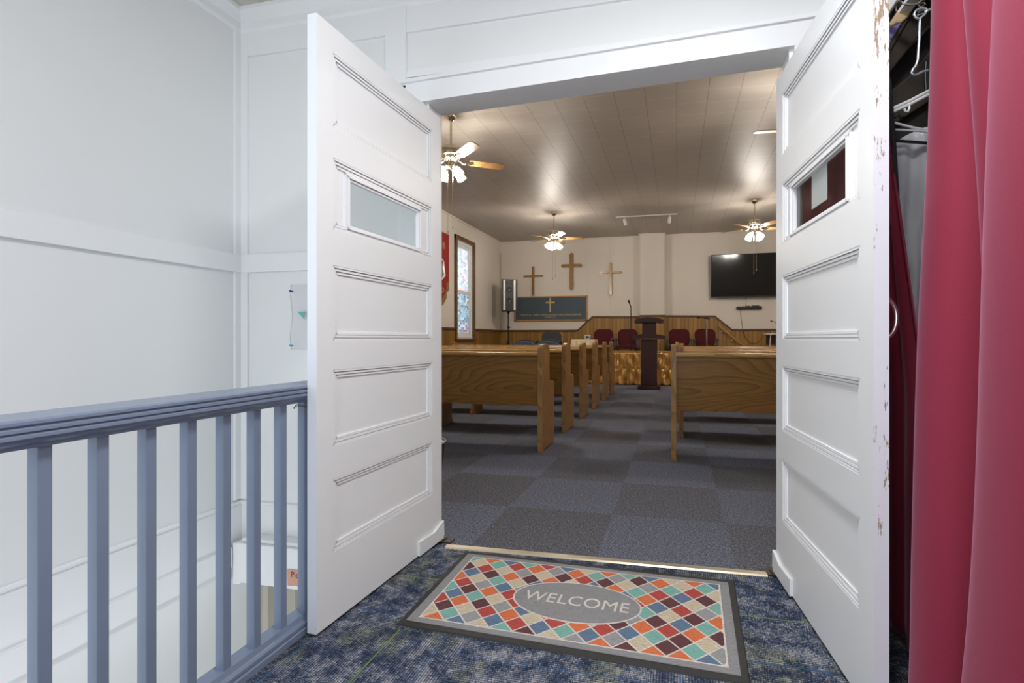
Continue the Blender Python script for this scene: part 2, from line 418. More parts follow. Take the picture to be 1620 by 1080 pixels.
# hall walls
b = B(); b.box(HX0-.12, HX0, -1.6, 2.15, -2.7, 2.9); b.box(HX0-.12, HX0, 2.15, 2.42, -2.7, -.26); struct(b, 'wall_left', 'wall', 'white painted wall above the stairwell', 'wall')
b = B()
b.box(-4.88, -1.19, 2.15, 2.28, 0, CH); b.box(.47, 3.75, 2.15, 2.28, 0, CH)
b.hexa([(-1.19, 2.15, hdr(-1.19)), (.47, 2.15, hdr(.47)), (.47, 2.28, hdr(.47)), (-1.19, 2.28, hdr(-1.19)),
        (-1.19, 2.15, CH), (.47, 2.15, CH), (.47, 2.28, CH), (-1.19, 2.28, CH)])
b.box(-2.5, -1.29, 2.15, 2.28, -.30, 0)
struct(b, 'wall_front', 'wall', 'white wall holding the double doorway', 'wall')
b = B(); b.box(-2.4, -1.2, 2.36, 2.42, -2.7, -.25); struct(b, 'wall_downstairs', 'beige')
b = B(); b.box(.80, .92, -1.6, .30, 0, 2.9); struct(b, 'wall_right', 'wall')
b = B(); b.box(HX0, .80, -1.7, -1.6, -.25, .75); b.box(HX0, .80, -1.7, -1.6, 2.45, 2.9); struct(b, 'wall_back_light_block', 'wall')  # unseen rear wall, added to block low light from behind
b = B(); b.box(.80, .84, .30, 2.15, 2.20, 2.74); b.box(1.45, 1.5, .3, 2.15, 0, 2.9); b.box(.92, 1.45, .25, .3, 0, 2.9); struct(b, 'wall_closet', 'wall')
b = B(); b.box(HX0-.12, HX1, -1.6, 2.15, 2.735, 2.9); struct(b, 'ceiling', 'hallceiling', 'pale board ceiling of the hall with chipped paint', 'ceiling')
# hall trims
b = B(); b.box(HX0, HX0+.022, -1.6, 2.15, 1.353, 1.447); b.box(HX0, -1.2, 2.13, 2.15, 1.353, 1.447, None); struct(b, 'trim_1', 'trim', 'flat white board rail around the hall walls', 'trim')
b = B()
for prof in ([(0, 2.625), (.012, 2.625), (.02, 2.64), (.02, 2.675), (.045, 2.70), (.06, 2.715), (.06, 2.735), (0, 2.735)],):
    b.prism([(HX0+p, -1.6, z) for p, z in prof], (0, 3.75, 0)); b.prism([(HX0, 2.15-p, z) for p, z in prof], (2.28+.79, 0, 0))
struct(b, 'trim_2', 'trim', 'white crown moulding at the hall ceiling', 'trim')
b = B(); b.box(HX0, HX0+.014, 2.105, 2.15, .15, 2.625); b.box(HX0+.014, HX0+.055, 2.137, 2.15, .15, 2.625); struct(b, 'trim_3', 'trim')
b = B(); b.box(-1.40, -1.29, 2.13, 2.15, hdr(-1.3)+.09, 2.63); b.box(-1.41, -1.285, 2.122, 2.15, hdr(-1.3)+.08, hdr(-1.3)+.092)
b.box(-1.29, .79, 2.138, 2.15, 2.50, 2.63); b.box(HX0, -1.40, 2.138, 2.15, 2.50, 2.63)
b.box(-1.29, .79, 2.14, 2.15, 2.28, 2.315)
struct(b, 'trim_4', 'trim', 'white panel strips above the doorway', 'trim')
b = B(); 
def hb(x0, x1, y0, y1, a, c): b.hexa([(x0, y0, hdr(x0)+a), (x1, y0, hdr(x1)+a), (x1, y1, hdr(x1)+a), (x0, y1, hdr(x0)+a), (x0, y0, hdr(x0)+c), (x1, y0, hdr(x1)+c), (x1, y1, hdr(x1)+c), (x0, y1, hdr(x0)+c)])
hb(-1.33, .78, 2.122, 2.15, .0, .098); hb(-1.33, .78, 2.11, 2.15, .098, .112); hb(-1.33, .78, 2.135, 2.15, .112, .13)
struct(b, 'trim_5', 'trim', 'white header casing over the double doorway', 'trim')
# door jambs and soffit strip
b = B(); b.box(-1.33, -1.19, 2.122, 2.15, 0, hdr(-1.33)); b.box(.47, .60, 2.122, 2.15, 0, hdr(.5))
b.box(-1.19, -1.175, 2.15, 2.28, 0, hdr(-1.19)); b.box(.455, .47, 2.15, 2.28, 0, hdr(.47)); struct(b, 'trim_6', 'trim', 'white side casing of the double doorway', 'trim')
# stairwell trims (left wall): half round bead, board and corner box beam
b = B(); b.tube([(HX0+.004, -1.6, .13), (HX0+.004, 2.15, .13)], .012); b.tube([(HX0, 2.146, .13), (-1.3, 2.146, .13)], .012)
b.box(HX0, HX0+.006, -1.6, 2.15, -.08, .118); b.box(HX0, HX0+.03, -1.6, 2.07, -.185, -.08)
struct(b, 'trim_7', 'trim', 'white beaded board along the stairwell wall', 'trim')
b = B(); b.box(-2.205, -1.29, 2.06, 2.15, -.25, -.05); b.box(-2.25, -2.205, 2.075, 2.15, -.27, -.06); b.box(-2.2, -1.29, 2.08, 2.15, -.05, -.03, None, .006)
struct(b, 'trim_8', 'trim', 'white boxed beam at the foot of the hall wall over the stairs', 'beam')
b = B(); b.box(-2.275, -2.235, 2.28, 2.33, -2.7, -.3); b.box(-2.12, -2.11, 2.34, 2.36, -2.7, -.3); b.box(-1.96, -1.95, 2.34, 2.36, -2.7, -.3); b.box(-2.02, -2.0, 2.33, 2.36, -2.7, -.3); struct(b, 'trim_9', 'beige')
# sanctuary walls
b = B()
y0, y1, z0, z1 = 10.14, 11.06, 1.05, 3.30
b.box(-5.0, -4.88, 2.15, y0, 0, CH); b.box(-5.0, -4.88, y1, 13.1, 0, CH); b.box(-5.0, -4.88, y0, y1, 0, z0); b.box(-5.0, -4.88, y0, y1, z1, CH)
struct(b, 'wall_west', 'room', 'cream side wall of the sanctuary', 'wall')
b = B(); b.box(3.75, 3.87, 2.15, 13.1, 0, CH); struct(b, 'wall_east', 'room')
b = B(); b.box(-4.88, 3.75, 13.0, 13.1, 0, CH); struct(b, 'wall_north', 'room', 'cream end wall of the sanctuary', 'wall')
b = B(); b.box(-.93, -.30, 12.78, 13.0, 0, CH); b.box(-.96, -.27, 12.75, 13.0, CH-.03, CH); struct(b, 'pillar', 'room', 'cream boxed column on the end wall behind the lectern', 'pillar')
b = B(); b.box(-5.0, 3.87, 2.28, 13.1, CH, CH+.1); struct(b, 'ceiling.001', 'roomceiling', 'grey beige tiled ceiling of the sanctuary', 'ceiling')
b = B(); b.box(-4.88, -4.86, 2.28, 13, CH-.04, CH); b.box(-4.88, -.93, 12.98, 13, CH-.04, CH); b.box(-.3, 3.75, 12.98, 13, CH-.04, CH); struct(b, 'trim_10', 'room')
# wainscot on the end wall with the stepped-up middle
wl = [(-4.88, 1.21), (-2.64, 1.21), (-2.23, 1.58), (.97, 1.56), (1.39, 1.21), (3.75, 1.21)]
b = B(); b.prism([(x, 12.985, z) for x, z in wl]+[(3.75, 12.985, 0), (-4.88, 12.985, 0)], (0, .015, 0)); struct(b, 'trim_11', 'panelx', 'grooved oak panelling on the end wall', 'wainscot')
b = B(); b.box(-.935, -.295, 12.765, 12.78, 0, 1.58); struct(b, 'trim_12', 'panelx')
b = B(); b.box(-4.88, -4.865, 2.28, 10.08, 0, 1.21); b.box(-4.88, -4.865, 11.12, 13, 0, 1.21); b.box(-4.88, -4.865, 10.08, 11.12, 0, .98); struct(b, 'trim_13', 'panely', 'grooved oak panelling on the side wall', 'wainscot')
b = B()
for (xa, za), (xb, zb) in zip(wl, wl[1:]):
    if xa == -2.23:
        for s, e in ((-2.23, -.935), (-.295, .97)):
            b.hexa([(s, 12.955, za), (e, 12.955, zb), (e, 13, zb), (s, 13, za), (s, 12.955, za+.045), (e, 12.955, zb+.045), (e, 13, zb+.045), (s, 13, za+.045)])
        continue
    b.hexa([(xa, 12.955, za), (xb, 12.955, zb), (xb, 13, zb), (xa, 13, za), (xa, 12.955, za+.045), (xb, 12.955, zb+.045), (xb, 13, zb+.045), (xa, 13, za+.045)])
b.box(-.95, -.28, 12.735, 12.78, 1.58, 1.625)
b.box(-4.88, -4.835, 2.28, 10.08, 1.205, 1.255); b.box(-4.88, -4.835, 11.12, 13, 1.205, 1.255)
struct(b, 'trim_14', 'railwood', 'dark brown cap rail on the sanctuary panelling', 'trim')
# thin seams on the end wall
b = B()
for x in (-3.6, -2.38, -1.75, 1.05, 2.3): b.box(x, x+.012, 12.994, 13.0, 1.62, CH-.04)
struct(b, 'trim_15', 'room')
b = B(); b.tube([(-4.84, 12.93, 1.27), (-4.84, 12.93, 3.42)], .013); struct(b, 'trim_16', 'beige', 'grey conduit up the room corner', 'conduit', smooth=True)

# stained window: window_1 > casing, sashes, panes
wn = thing('window_1', 'tall narrow stained glass window in a brown casing', 'window', kind='structure')
b = B(); X = -4.865
b.box(-4.88, X+.03, 10.06, 10.145, 1.0, 3.36); b.box(-4.88, X+.03, 11.055, 11.14, 1.0, 3.36); b.box(-4.88, X+.032, 10.06, 11.14, 3.27, 3.36); b.box(-4.88, X+.06, 10.04, 11.16, .97, 1.01)
b.done('window_casing', 'brownwood', wn)
b = B()
b.box(-4.985, -4.90, 10.14, 10.18, 1.01, 3.27); b.box(-4.985, -4.90, 11.0, 11.06, 1.01, 3.27); b.box(-4.985, -4.90, 10.18, 11.0, 1.01, 1.10); b.box(-4.985, -4.90, 10.18, 11.0, 3.20, 3.27)
b.done('window_frame', 'trim', wn)
b = B(); b.box(-4.975, -4.935, 10.18, 10.215, 2.10, 3.2); b.box(-4.975, -4.935, 10.93, 11.0, 2.10, 3.2); b.box(-4.975, -4.935, 10.2, 10.95, 2.07, 2.13); b.box(-4.975, -4.935, 10.2, 10.95, 3.13, 3.2)
so = b.done('sash', 'trim', wn); b = B(); b.box(-4.965, -4.955, 10.2, 10.95, 2.12, 3.14); b.done('pane', 'stained_up', so)
b = B(); b.box(-4.945, -4.91, 10.18, 10.215, 1.09, 2.14); b.box(-4.945, -4.91, 10.93, 11.0, 1.09, 2.14); b.box(-4.945, -4.91, 10.2, 10.95, 2.06, 2.14); b.box(-4.945, -4.91, 10.2, 10.95, 1.09, 1.15)
so = b.done('sash', 'trim', wn); b = B(); b.box(-4.935, -4.925, 10.2, 10.95, 1.14, 2.07); b.done('pane', 'stained_lo', so)

# threshold strip
b = B(); L = [(-1.08, 2.127), (.376, 2.166), (.372, 2.203), (-1.085, 2.164)]
b.hexa([(x, y, .0) for x, y in L]+[(L[0][0], L[0][1]+.006, .006), (L[1][0], L[1][1]+.006, .006), (L[2][0], L[2][1]-.004, .007), (L[3][0], L[3][1]-.004, .007)])
struct(b, 'trim_17', 'tan', 'tan metal threshold strip across the doorway', 'threshold')

# ================================================================== DOORS (local: hinge at origin, leaf runs to -y, visible face at x=0, thickness toward sgn*x)
PAN = [(1.745, 2.0), (1.385, 1.635), (.995, 1.258), (.625, .892), (.255, .51)]
def door(name, label, loc, rz, sgn, height=2.09):
    d = thing(name, label, 'door', loc, rz, kind='structure'); W = .80; T = .036; bot = .012
    ys, ye = -.075, -.725
    xo = lambda a: sgn*a
    def bx(b, xa, xb, *r): b.box(min(xa, xb), max(xa, xb), *r)
    b = B(); bx(b, 0, xo(T), ys, 0, bot, height); bx(b, 0, xo(T), -W, ye, bot, height)
    zs = [bot]
    for z0, z1 in reversed(PAN): zs += [z0, z1]
    zs += [height]
    for i in range(0, len(zs), 2): bx(b, 0, xo(T), ye, ys, zs[i], zs[i+1])
    b.done('door_frame', 'door', d)
    b = B(); bx(b, -sgn*.0008, xo(T+.0005), -W-.002, -W+.0005, bot, height); b.done('worn_edge', 'wornedge' if sgn > 0 else 'edge1', d)
    for i, (z0, z1) in enumerate(PAN):
        if i == 1:
            # glazed opening with picture-frame moulding
            wy0, wy1, wz0, wz1 = -.655, -.165, z0+.0, z1-.02
            wz0 = 1.395; wz1 = 1.6
            b = B(); bx(b, xo(.012), xo(.022), ye, wy0, z0, z1); bx(b, xo(.012), xo(.022), wy1, ys, z0, z1); bx(b, xo(.012), xo(.022), wy0, wy1, z0, wz0); bx(b, xo(.012), xo(.022), wy0, wy1, wz1, z1)
            p = b.done('panel', 'door', d)
            b = B(); 
            for k, (o, h) in enumerate(((0, .006), (.009, .0), (.018, .006))):
                q = .007
                y0, y1, a0, a1 = wy0-.004+o, wy1+.004-o, wz0-.004+o, wz1+.004-o
                for (ya, yb, za, zb) in ((y0, y1, a0, a0+q), (y0, y1, a1-q, a1), (y0, y0+q, a0, a1), (y1-q, y1, a0, a1)):
                    bx(b, xo(h-.002), xo(.02), ya, yb, za, zb)
            b.done('window_moulding', 'grooved', d)
            b = B(); bx(b, xo(.016), xo(.019), wy0, wy1, wz0, wz1); b.done('window_pane', 'glass', d)
        else:
            b = B(); bx(b, xo(.013), xo(.023), ye-.004, ys+.004, z0-.004, z1+.004); b.done('panel', 'door', d)
        # stepped beads around the panel
        b = B()
        for k in range(3):
            o = k*.0105; dep = .001+.0035*k; q = .0075
            for (ya, yb, za, zb) in ((ye+o, ys-o, z0+o, z0+o+q), (ye+o, ys-o, z1-o-q, z1-o), (ye+o, ye+o+q, z0+o, z1-o), (ys-o-q, ys-o, z0+o, z1-o)):
                bx(b, xo(dep), xo(.02), ya, yb, za, zb)
        b.done('panel_moulding', 'grooved', d)
    # repair block at the hinge foot and pivot plate
    b = B(); b.prism([(0, -.20, .014), (0, .006, .014), (0, .018, .03), (0, .014, .10), (0, -.07, .072), (0, -.2, .078)], (-sgn*.012, 0, 0)); b.done('kick_block', 'door', d)
    b = B(); bx(b, -sgn*.02, xo(.035), -.03, .03, .0005, .012); bx(b, -sgn*.06, xo(.0), -.015, .035, .0005, .006); b.done('floor_pivot', 'steel', d)
    return d
d1 = door('door_1', 'left leaf of the double door, open, white with a small window', (-1.138, 2.195, 0), -math.atan2(.036, .8), -1)
d2 = door('door_2', 'right leaf of the double door, open, paint chipped off its edge', (.414, 2.194, 0), math.atan2(.087, .795), 1)
b = B(); pts = []
for k in range(13):
    a = PI*k/12; pts.append((.036+.034*math.sin(a), -.772, 1.055+.055*math.cos(a)))
b.tube(pts, .0055, seg=10); b.lathe([(.011, 0), (.011, .004)], (.036, -.772, 1.11), 12, None, (1, 0, 0)); b.lathe([(.011, 0), (.011, .004)], (.036, -.772, 1.0), 12, None, (1, 0, 0))
tag(b.done('door_handle', 'chrome', d2, smooth=True), 'chrome pull handle')
b = B(); b.box(.0165, .0178, -.46, -.33, 1.46, 1.585)
sh = b.done('paper_sheet', 'paper'); sh.location = (d2.location); sh.rotation_euler = d2.rotation_euler
tag(sh, 'white paper sheet stuck on the glass of the right door leaf', 'paper')
sh.location = Vector(d2.location)+Matrix.Rotation(d2.rotation_euler.z, 3, 'Z') @ Vector((.0038, 0, 0))

# ================================================================== STAIR RAILING
rl = thing('stair_railing', 'blue grey painted balustrade along the open stairwell', 'railing', (0, 0, 0))
prof = [(-1.215, .846), (-1.21, .842), (-1.21, .836), (-1.216, .832), (-1.211, .828), (-1.211, .822), (-1.217, .819), (-1.212, .815), (-1.212, .809), (-1.219, .806), (-1.222, .80), (-1.235, .792), (-1.238, .785),
        (-1.31, .785), (-1.315, .80), (-1.335, .81), (-1.345, .82), (-1.345, .84), (-1.34, .846)]
b = B(); b.prism([(x, -1.5, z) for x, z in prof], (0, 3.63, 0)); b.done('handrail', 'rail', rl)
prof = [(-1.225, .002), (-1.225, .02), (-1.231, .024), (-1.228, .028), (-1.228, .038), (-1.236, .041), (-1.24, .045), (-1.245, .06), (-1.29, .062), (-1.30, .05), (-1.305, .002)]
b = B(); b.prism([(x, -1.5, z) for x, z in prof], (0, 3.63, 0)); b.done('bottom_rail', 'rail', rl)
for k in range(-7, 14):
    y = .7135+.1018*k
    b = B(); b.box(-1.277, -1.247, y, y+.024, .058, .787, None, .002); b.done('baluster', 'rail', rl)
# hook latch between handrail and the door's edge
lk = thing('hook_latch', 'small metal hook and eye under the far end of the grey handrail', 'latch', (0, 0, 0))
b = B(); b.tube([(-1.236+.006*math.sin(a), 1.375+.008*math.cos(a), .775+.006*math.sin(a)*.2+.006*math.cos(a)) for a in [2*PI*i/12 for i in range(13)]], .0018, seg=6)
b.tube([(-1.236, 1.375, .783), (-1.236, 1.375, .79)], .002, seg=6); b.done('eye', 'chrome', lk, smooth=True)
b = B(); b.tube([(-1.234, 1.372, .775), (-1.228, 1.385, .777), (-1.222, 1.40, .772), (-1.21, 1.415, .768), (-1.198, 1.425, .766)], .0022, seg=6); b.done('hook', 'steel', lk, smooth=True)

# plastic pouch pinned to the wall
pg = thing('plastic_pouch', 'clear plastic pouch pinned on the white hall wall behind the left door leaf', 'pouch', (0, 0, 0))
def pouch(u, v):
    return (-1.95+.25*u, 2.135-.006*math.sin(v*9+u*5)-.004*math.sin(u*14)*(1-v), .945+.335*v)
b = B(); b.grid(pouch, 14, 18); b.done('film', 'bag', pg, smooth=True, solid=.001)
b = B(); b.prism([(-1.90, 2.122, 1.14), (-1.86, 2.122, 1.14), (-1.86, 2.122, 1.10), (-1.875, 2.122, 1.115)], (0, .002, 0)); M['teal'] = plain('teal_print', (110, 190, 185), .6); b.done('teal_leaflet', 'teal', pg)
M['pin'] = plain('blue_pin', (50, 70, 150), .3, bump=0); M['pin2'] = plain('light_blue_pin', (80, 170, 215), .3, bump=0)
for (x, z, m) in ((-1.935, 1.245, 'pin'), (-1.935, .965, 'pin2')):
    b = B(); b.lathe([(.0, -.001), (.0045, 0), (.005, .004), (.003, .006), (.003, .012), (.006, .014), (.006, .017), (0, .018)], (x, 2.128, z), 10, None, (0, -1, .1)); b.done('push_pin', m, pg, smooth=True)
# note taped on the beam
nt = thing('note_card', 'torn salmon note with handwriting on the white beam above the stairs', 'note', (0, 0, 0))
b = B(); b.prism([(-1.902, 2.056, -.150), (-1.74, 2.056, -.150), (-1.74, 2.056, -.235), (-1.79, 2.056, -.225), (-1.82, 2.056, -.236), (-1.85, 2.056, -.229), (-1.899, 2.056, -.233)], (0, .003, 0)); b.done('card', 'card', nt)
text('handwriting', 'Please', .042, (-1.832, 2.0555, -.176), (PI/2, 0, 0), 'ink', nt, .0003, .9)

# ================================================================== WELCOME MAT
P00, P10, P11, P01 = Vector((-.958, 1.519)), Vector((.211, 1.473)), Vector((.233, 2.093)), Vector((-.967, 2.111))
def mp(u, v, z): p = (P00*(1-u)+P10*u)*(1-v)+(P01*(1-u)+P11*u)*v; return Vector((p.x, p.y, z))
mt = thing('welcome_mat', 'rubber backed mat of coloured diamonds lettered WELCOME in the doorway', 'doormat', (0, 0, 0))
for nm, rgb in dict(T=(205, 190, 162), t=(122, 176, 166), O=(216, 112, 64), R=(178, 66, 58), N=(92, 46, 52), B=(92, 118, 146), G=(152, 152, 154), W=(222, 214, 206), g=(142, 142, 144), k=(44, 44, 43)).items():
    gg = G('mat_'+nm); gg.pos(); c = lin(rgb)
    n = gg.noise(gg.comb(gg.math('MULTIPLY', gg.pos()[0], 1), gg.math('MULTIPLY', gg.pos()[1], 2.2), 0), 75, 1)
    gg.bump(n, 1.0 if nm != 'k' else .3, .009)
    M['mat_'+nm] = gg.out(gg.mix(n, tuple(v*.85 for v in c[:3])+(1,), tuple(min(1, v*1.12) for v in c[:3])+(1,)), .6)
b = B()
b.hexa([mp(0, 0, .0005), mp(1, 0, .0005), mp(1, 1, .0005), mp(0, 1, .0005), mp(.004, .006, .006), mp(.996, .006, .006), mp(.996, .994, .006), mp(.004, .994, .006)])
b.done('rubber_backing', 'mat_k', mt)
b = B(); u0, u1, v0, v1 = .022, .978, .045, .955
b.hexa([mp(u0, v0, .006), mp(u1, v0, .006), mp(u1, v1, .006), mp(u0, v1, .006), mp(u0, v0, .0078), mp(u1, v0, .0078), mp(u1, v1, .0078), mp(u0, v1, .0078)])
b.done('grey_border', 'mat_g', mt)
iu0, iu1, iv0, iv1 = .052, .950, .088, .912
b = B(); e = .005; ev = .009
b.hexa([mp(iu0, iv0, .0078), mp(iu1, iv0, .0078), mp(iu1, iv1, .0078), mp(iu0, iv1, .0078), mp(iu0, iv0, .0084), mp(iu1, iv0, .0084), mp(iu1, iv1, .0084), mp(iu0, iv1, .0084)])
b.done('white_ground', 'mat_W', mt)
ROWS = ["tOBtRBTOtTOTB", "TtROGOGOtGNOTt"[:0]+"TtROGOOtGNOTt"[:12], "", ""]
ROWS = [
 "tOBtRBTOtBTOB",      # 0 top half diamonds
 "TtROGOtGNOTt",       # 1
 "NRTGTNRNTGtRT",      # 2
 "BNONOTBOtRBN",       # 3
 "OTtTBtRNBONTt",      # 4
 "RGBGGGGGRBRG",       # 5
 "tNORGGGGGtTNO",      # 6
 "BtTRtTRtGNBt",       # 7
 "RONGBOGTNORON",      # 8
 "NTROTRORBtNT",       # 9
 "TtGBRBtBGTNtG",      # 10
 "OBTtNTGONOOB",       # 11 bottom half diamonds
]
cu0, cu1, cv0, cv1 = iu0+e, iu1-e, iv0+ev, iv1-ev
def clip(poly):
    def half(ps, f):
        o = []
        for i in range(len(ps)):
            p, q = ps[i], ps[(i+1) % len(ps)]; a, c = f(p), f(q)
            if a >= 0: o.append(p)
            if a*c < 0: t = a/(a-c); o.append((p[0]+(q[0]-p[0])*t, p[1]+(q[1]-p[1])*t))
        return o
    for f in (lambda p: p[0]-cu0, lambda p: cu1-p[0], lambda p: p[1]-cv0, lambda p: cv1-p[1]):
        poly = half(poly, f)
        if len(poly) < 3: return []
    return poly
b = B(); pu = (cu1-cu0)/12.15; hv = (cv1-cv0)/11.0
cuo = cu0+.05*pu
for r, row in enumerate(ROWS):
    vc = cv1-.0*hv-r*hv
    for c, ch in enumerate(row):
        uc = cuo+(c if r % 2 == 0 else c+.5)*pu
        s_ = .90
        poly = clip([(uc-pu/2*s_, vc), (uc, vc-hv*s_), (uc+pu/2*s_, vc), (uc, vc+hv*s_)])
        if len(poly) < 3: continue
        try:
            b.prism([mp(u, v, .0084) for u, v in poly], (0, 0, .0006), 'mat_'+ch)
        except Exception: pass
b.done('diamond_pattern', None, mt)
ec = Vector((-.37, 1.787)); b = B()
def ell(ra, rb, z0, z1, m):
    vs = [(ec.x+ra*math.cos(2*PI*i/48), ec.y+rb*math.sin(2*PI*i/48)-.02*math.cos(2*PI*i/48)*ra, z0) for i in range(48)]
    b.prism(vs, (0, 0, z1-z0), m)
ell(.247, .137, .009, .0096, 'mat_W'); ell(.241, .130, .0096, .0102, 'mat_g'); b.done('oval_badge', None, mt)
text('lettering', 'WELCOME', .092, (ec.x, ec.y-.002, .0106), (0, 0, -.035), 'mat_W', mt, .0004, .90, spacing=1.03)

# ================================================================== CURTAINS AND CLOSET
def cloth(name, pos, nu, nv, m, parent=None, th=.0025):
    b = B(); b.grid(pos, nu, nv); return b.done(name, m, parent, smooth=True, solid=th)
def lerp(a, c, t): return a+(c-a)*t
TOPV = .865
def cur1(u, v):
    v *= TOPV
    # u=0 far free edge, u=1 near end; v=0 bottom, 1 top: lobes between creases that run together towards the floor
    e = lerp(1.468, 1.645, v**.8); c2_ = lerp(1.245, 1.30, v**1.5); c1_ = c2_+lerp(.012, .205, v**1.7)
    yb = [e, e-.035-.01*v, c1_, c2_, c2_-.30, c2_-.50, c2_-.74, c2_-.95]
    n = len(yb)-1; t = u*n; i = min(n-1, int(t)); f = t-i
    wd = yb[i]-yb[i+1]; x = lerp(.612, .750, v**.6)
    y = yb[i]-wd*(f-.10*math.sin(2*PI*f))
    A = min(.085, .42*wd)
    x += .018-A*(math.sin(PI*f)**.75)+.006*math.sin(9*v+i*2.1)*math.sin(PI*f)
    return (x, y, .03+2.45*v)
c1 = thing('closet_curtain', 'wide maroon curtain hanging in deep folds across the closet', 'curtain', (0, 0, 0))
cloth('curtain_cloth', cur1, 196, 44, 'curtain', c1)
b = B(); b.tube([(.75, .32, 2.16), (.75, 2.13, 2.16)], .012, seg=12); rod = b.done('curtain_rod', 'steel', smooth=True); tag(rod, 'dark metal curtain rod above the closet curtains', 'rod')
def cur2(u, v):
    v *= TOPV
    # path from the near free edge back along the closet front and round behind the door leaf
    ey = lerp(1.60, 1.90, max(0, (v-.32)/.42) if v < .74 else 1.0+(v-.74)*.35)
    pts = [(.712, ey), (.715, max(ey+.1, 1.95)), (.66, 2.06), (.495, 2.085)]
    t = u*3; i = min(2, int(t)); f = t-i
    x = lerp(pts[i][0], pts[i+1][0], f); y = lerp(pts[i][1], pts[i+1][1], f)
    ph = u*2*PI*8
    x += .010*math.sin(ph); y += .018*math.sin(ph+.8)*min(1, u*3)
    return (x, min(y, 2.105), .03+2.45*v)
c2 = thing('closet_curtain', 'dark maroon curtain gathered behind the right door leaf', 'curtain', (0, 0, 0))
cloth('curtain_cloth', cur2, 110, 40, 'curtain', c2)
def hemf(u, v):
    x, y, z = cur2(0, v); return (x-.004, y-.012*(1-u), z)
cloth('hem', hemf, 2, 40, 'hem', c2)
# closet rod and what hangs on it (garments hang broadside to the hall)
b = B(); b.tube([(1.02, .32, 2.42), (1.02, 2.14, 2.42)], .014, seg=12); tag(b.done('closet_rod', 'steel', smooth=True), 'dark metal clothes rod inside the closet', 'rod')
def Q(px, py, y):
    """a measured point on the garment's plane at distance y into the closet"""
    u = (px-900)/765.; v = (536-py)/765.; s, c = math.sin(YAW), math.cos(YAW)
    r = (-s+u*c, c+u*s, v); t = y/r[1]; return Vector((r[0]*t, y, 1+r[2]*t))
def flat(nm, pts, y, th, m, parent=None, bev=.006):
    b = B(); b.prism([Q(px, py, y) for px, py in pts], (0, th, 0)); o = b.done(nm, m, parent)
    if bev: md = o.modifiers.new('bevel', 'BEVEL'); md.width = bev; md.segments = 2; md.limit_method = 'ANGLE'
    return o
def wire(nm, pts, y, r, m, parent=None):
    b = B(); b.tube([Q(px, py, y) for px, py in pts], r, seg=8); return b.done(nm, m, parent, smooth=True)
ct = thing('leather_coat', 'dark brown leather coat with a steep shoulder, highest in the closet', 'coat', (0, 0, 0))
flat('shoulder', [(1402, 84), (1456, -8), (1490, -50), (1510, -50), (1510, 6), (1475, 30), (1402, 122)], 2.02, .022, 'leather', ct)
flat('shoulder_seam', [(1402, 76), (1448, -2), (1455, -8), (1459, -8), (1402, 92)], 2.01, .010, 'leather', ct, .002)
ct = thing('leather_coat', 'blackish brown leather coat lower down behind the gate hook', 'coat', (0, 0, 0))
flat('shoulder', [(1402, 150), (1440, 118), (1480, 70), (1515, 40), (1515, 130), (1402, 205)], 2.06, .02, 'leather', ct)
flat('body', [(1404, 110), (1515, 0), (1515, 560), (1404, 560)], 2.09, .02, 'leatherdark', ct)
flat('leather_purse', [(1402, 30), (1416, 20), (1450, 5), (1437, 26), (1426, 36), (1420, 35), (1412, 41), (1402, 47)], 2.0, .014, 'kraft')
tag(bpy.data.objects['leather_purse'], 'tan leather purse with a laced edge at the closet top', 'purse')
tag(flat('lilac_garment', [(1402, 46), (1412, 42), (1426, 36), (1412, 57), (1402, 66)], 2.0, .008, 'purple', None, 0), 'lilac garment under the tan purse in the closet', 'garment')
hk = thing('gate_hook', 'large galvanised gate hook hanging beside the maroon curtain', 'hook', (0, 0, 0))
wire('hook_rod', [(1455, 30), (1449, 28), (1446, 23), (1449, 17), (1456, 13), (1464, 13.5), (1467, 17), (1463, 23), (1456, 29), (1455, 40), (1454.5, 60), (1453, 80), (1452, 95), (1449, 104), (1444, 110), (1442, 116), (1446, 119), (1452, 117), (1460, 113), (1468, 111)], 1.72, .0036, 'galv', hk)
wire('screw_eye', [(1452, 22), (1456, 17), (1463, 15), (1467, 18), (1464, 21), (1458, 22), (1452, 24)], 1.725, .0028, 'chrome', hk)
wire('screw_shank', [(1464, 18), (1472, 15), (1490, 9)], 1.722, .004, 'galv', hk)
hk = thing('gate_hook', 'bronze hook and eye at the very top of the closet opening', 'hook', (0, 0, 0))
wire('hook_rod', [(1418, 5), (1421, 2), (1426, 2), (1430, 6), (1434, 7.5), (1446, 7.5), (1452, 6), (1458, 1), (1463, -2)], 1.80, .0030, 'brass', hk)
wire('eye', [(1418, 8), (1421, 5), (1425, 6), (1423, 9), (1418, 10), (1418, 18)], 1.803, .0025, 'steel', hk)
wire('chain_link', [(1453, 8), (1456, 5), (1462, 4), (1464, 7), (1460, 10), (1455, 10), (1453, 8)], 1.803, .0025, 'brass', hk)
def hanger(label, segs, y, r, m='hanger'):
    t = thing('coat_hanger', label, 'hanger', (0, 0, 0))
    for nm, pts, rr in segs: wire(nm, pts, y, r*rr, m, t)
    return t
hanger('white plastic hanger slanting up across the closet with a small hook below', [('bar', [(1412, 171.5), (1440, 159), (1478, 139), (1505, 125)], 1), ('lower_bar', [(1412, 177), (1440, 164.5), (1478, 145), (1505, 131)], 1), ('hook', [(1438.5, 163), (1438.5, 172), (1436, 177), (1432, 176), (1431, 172)], .75)], 1.93, .0052)
hanger('white plastic hanger lying nearly level above the grey garment bag', [('bar', [(1412, 193.5), (1445, 202), (1480, 208), (1510, 213)], 1), ('lower_bar', [(1412, 205), (1445, 206.5), (1510, 212)], .9)], 1.90, .0042)
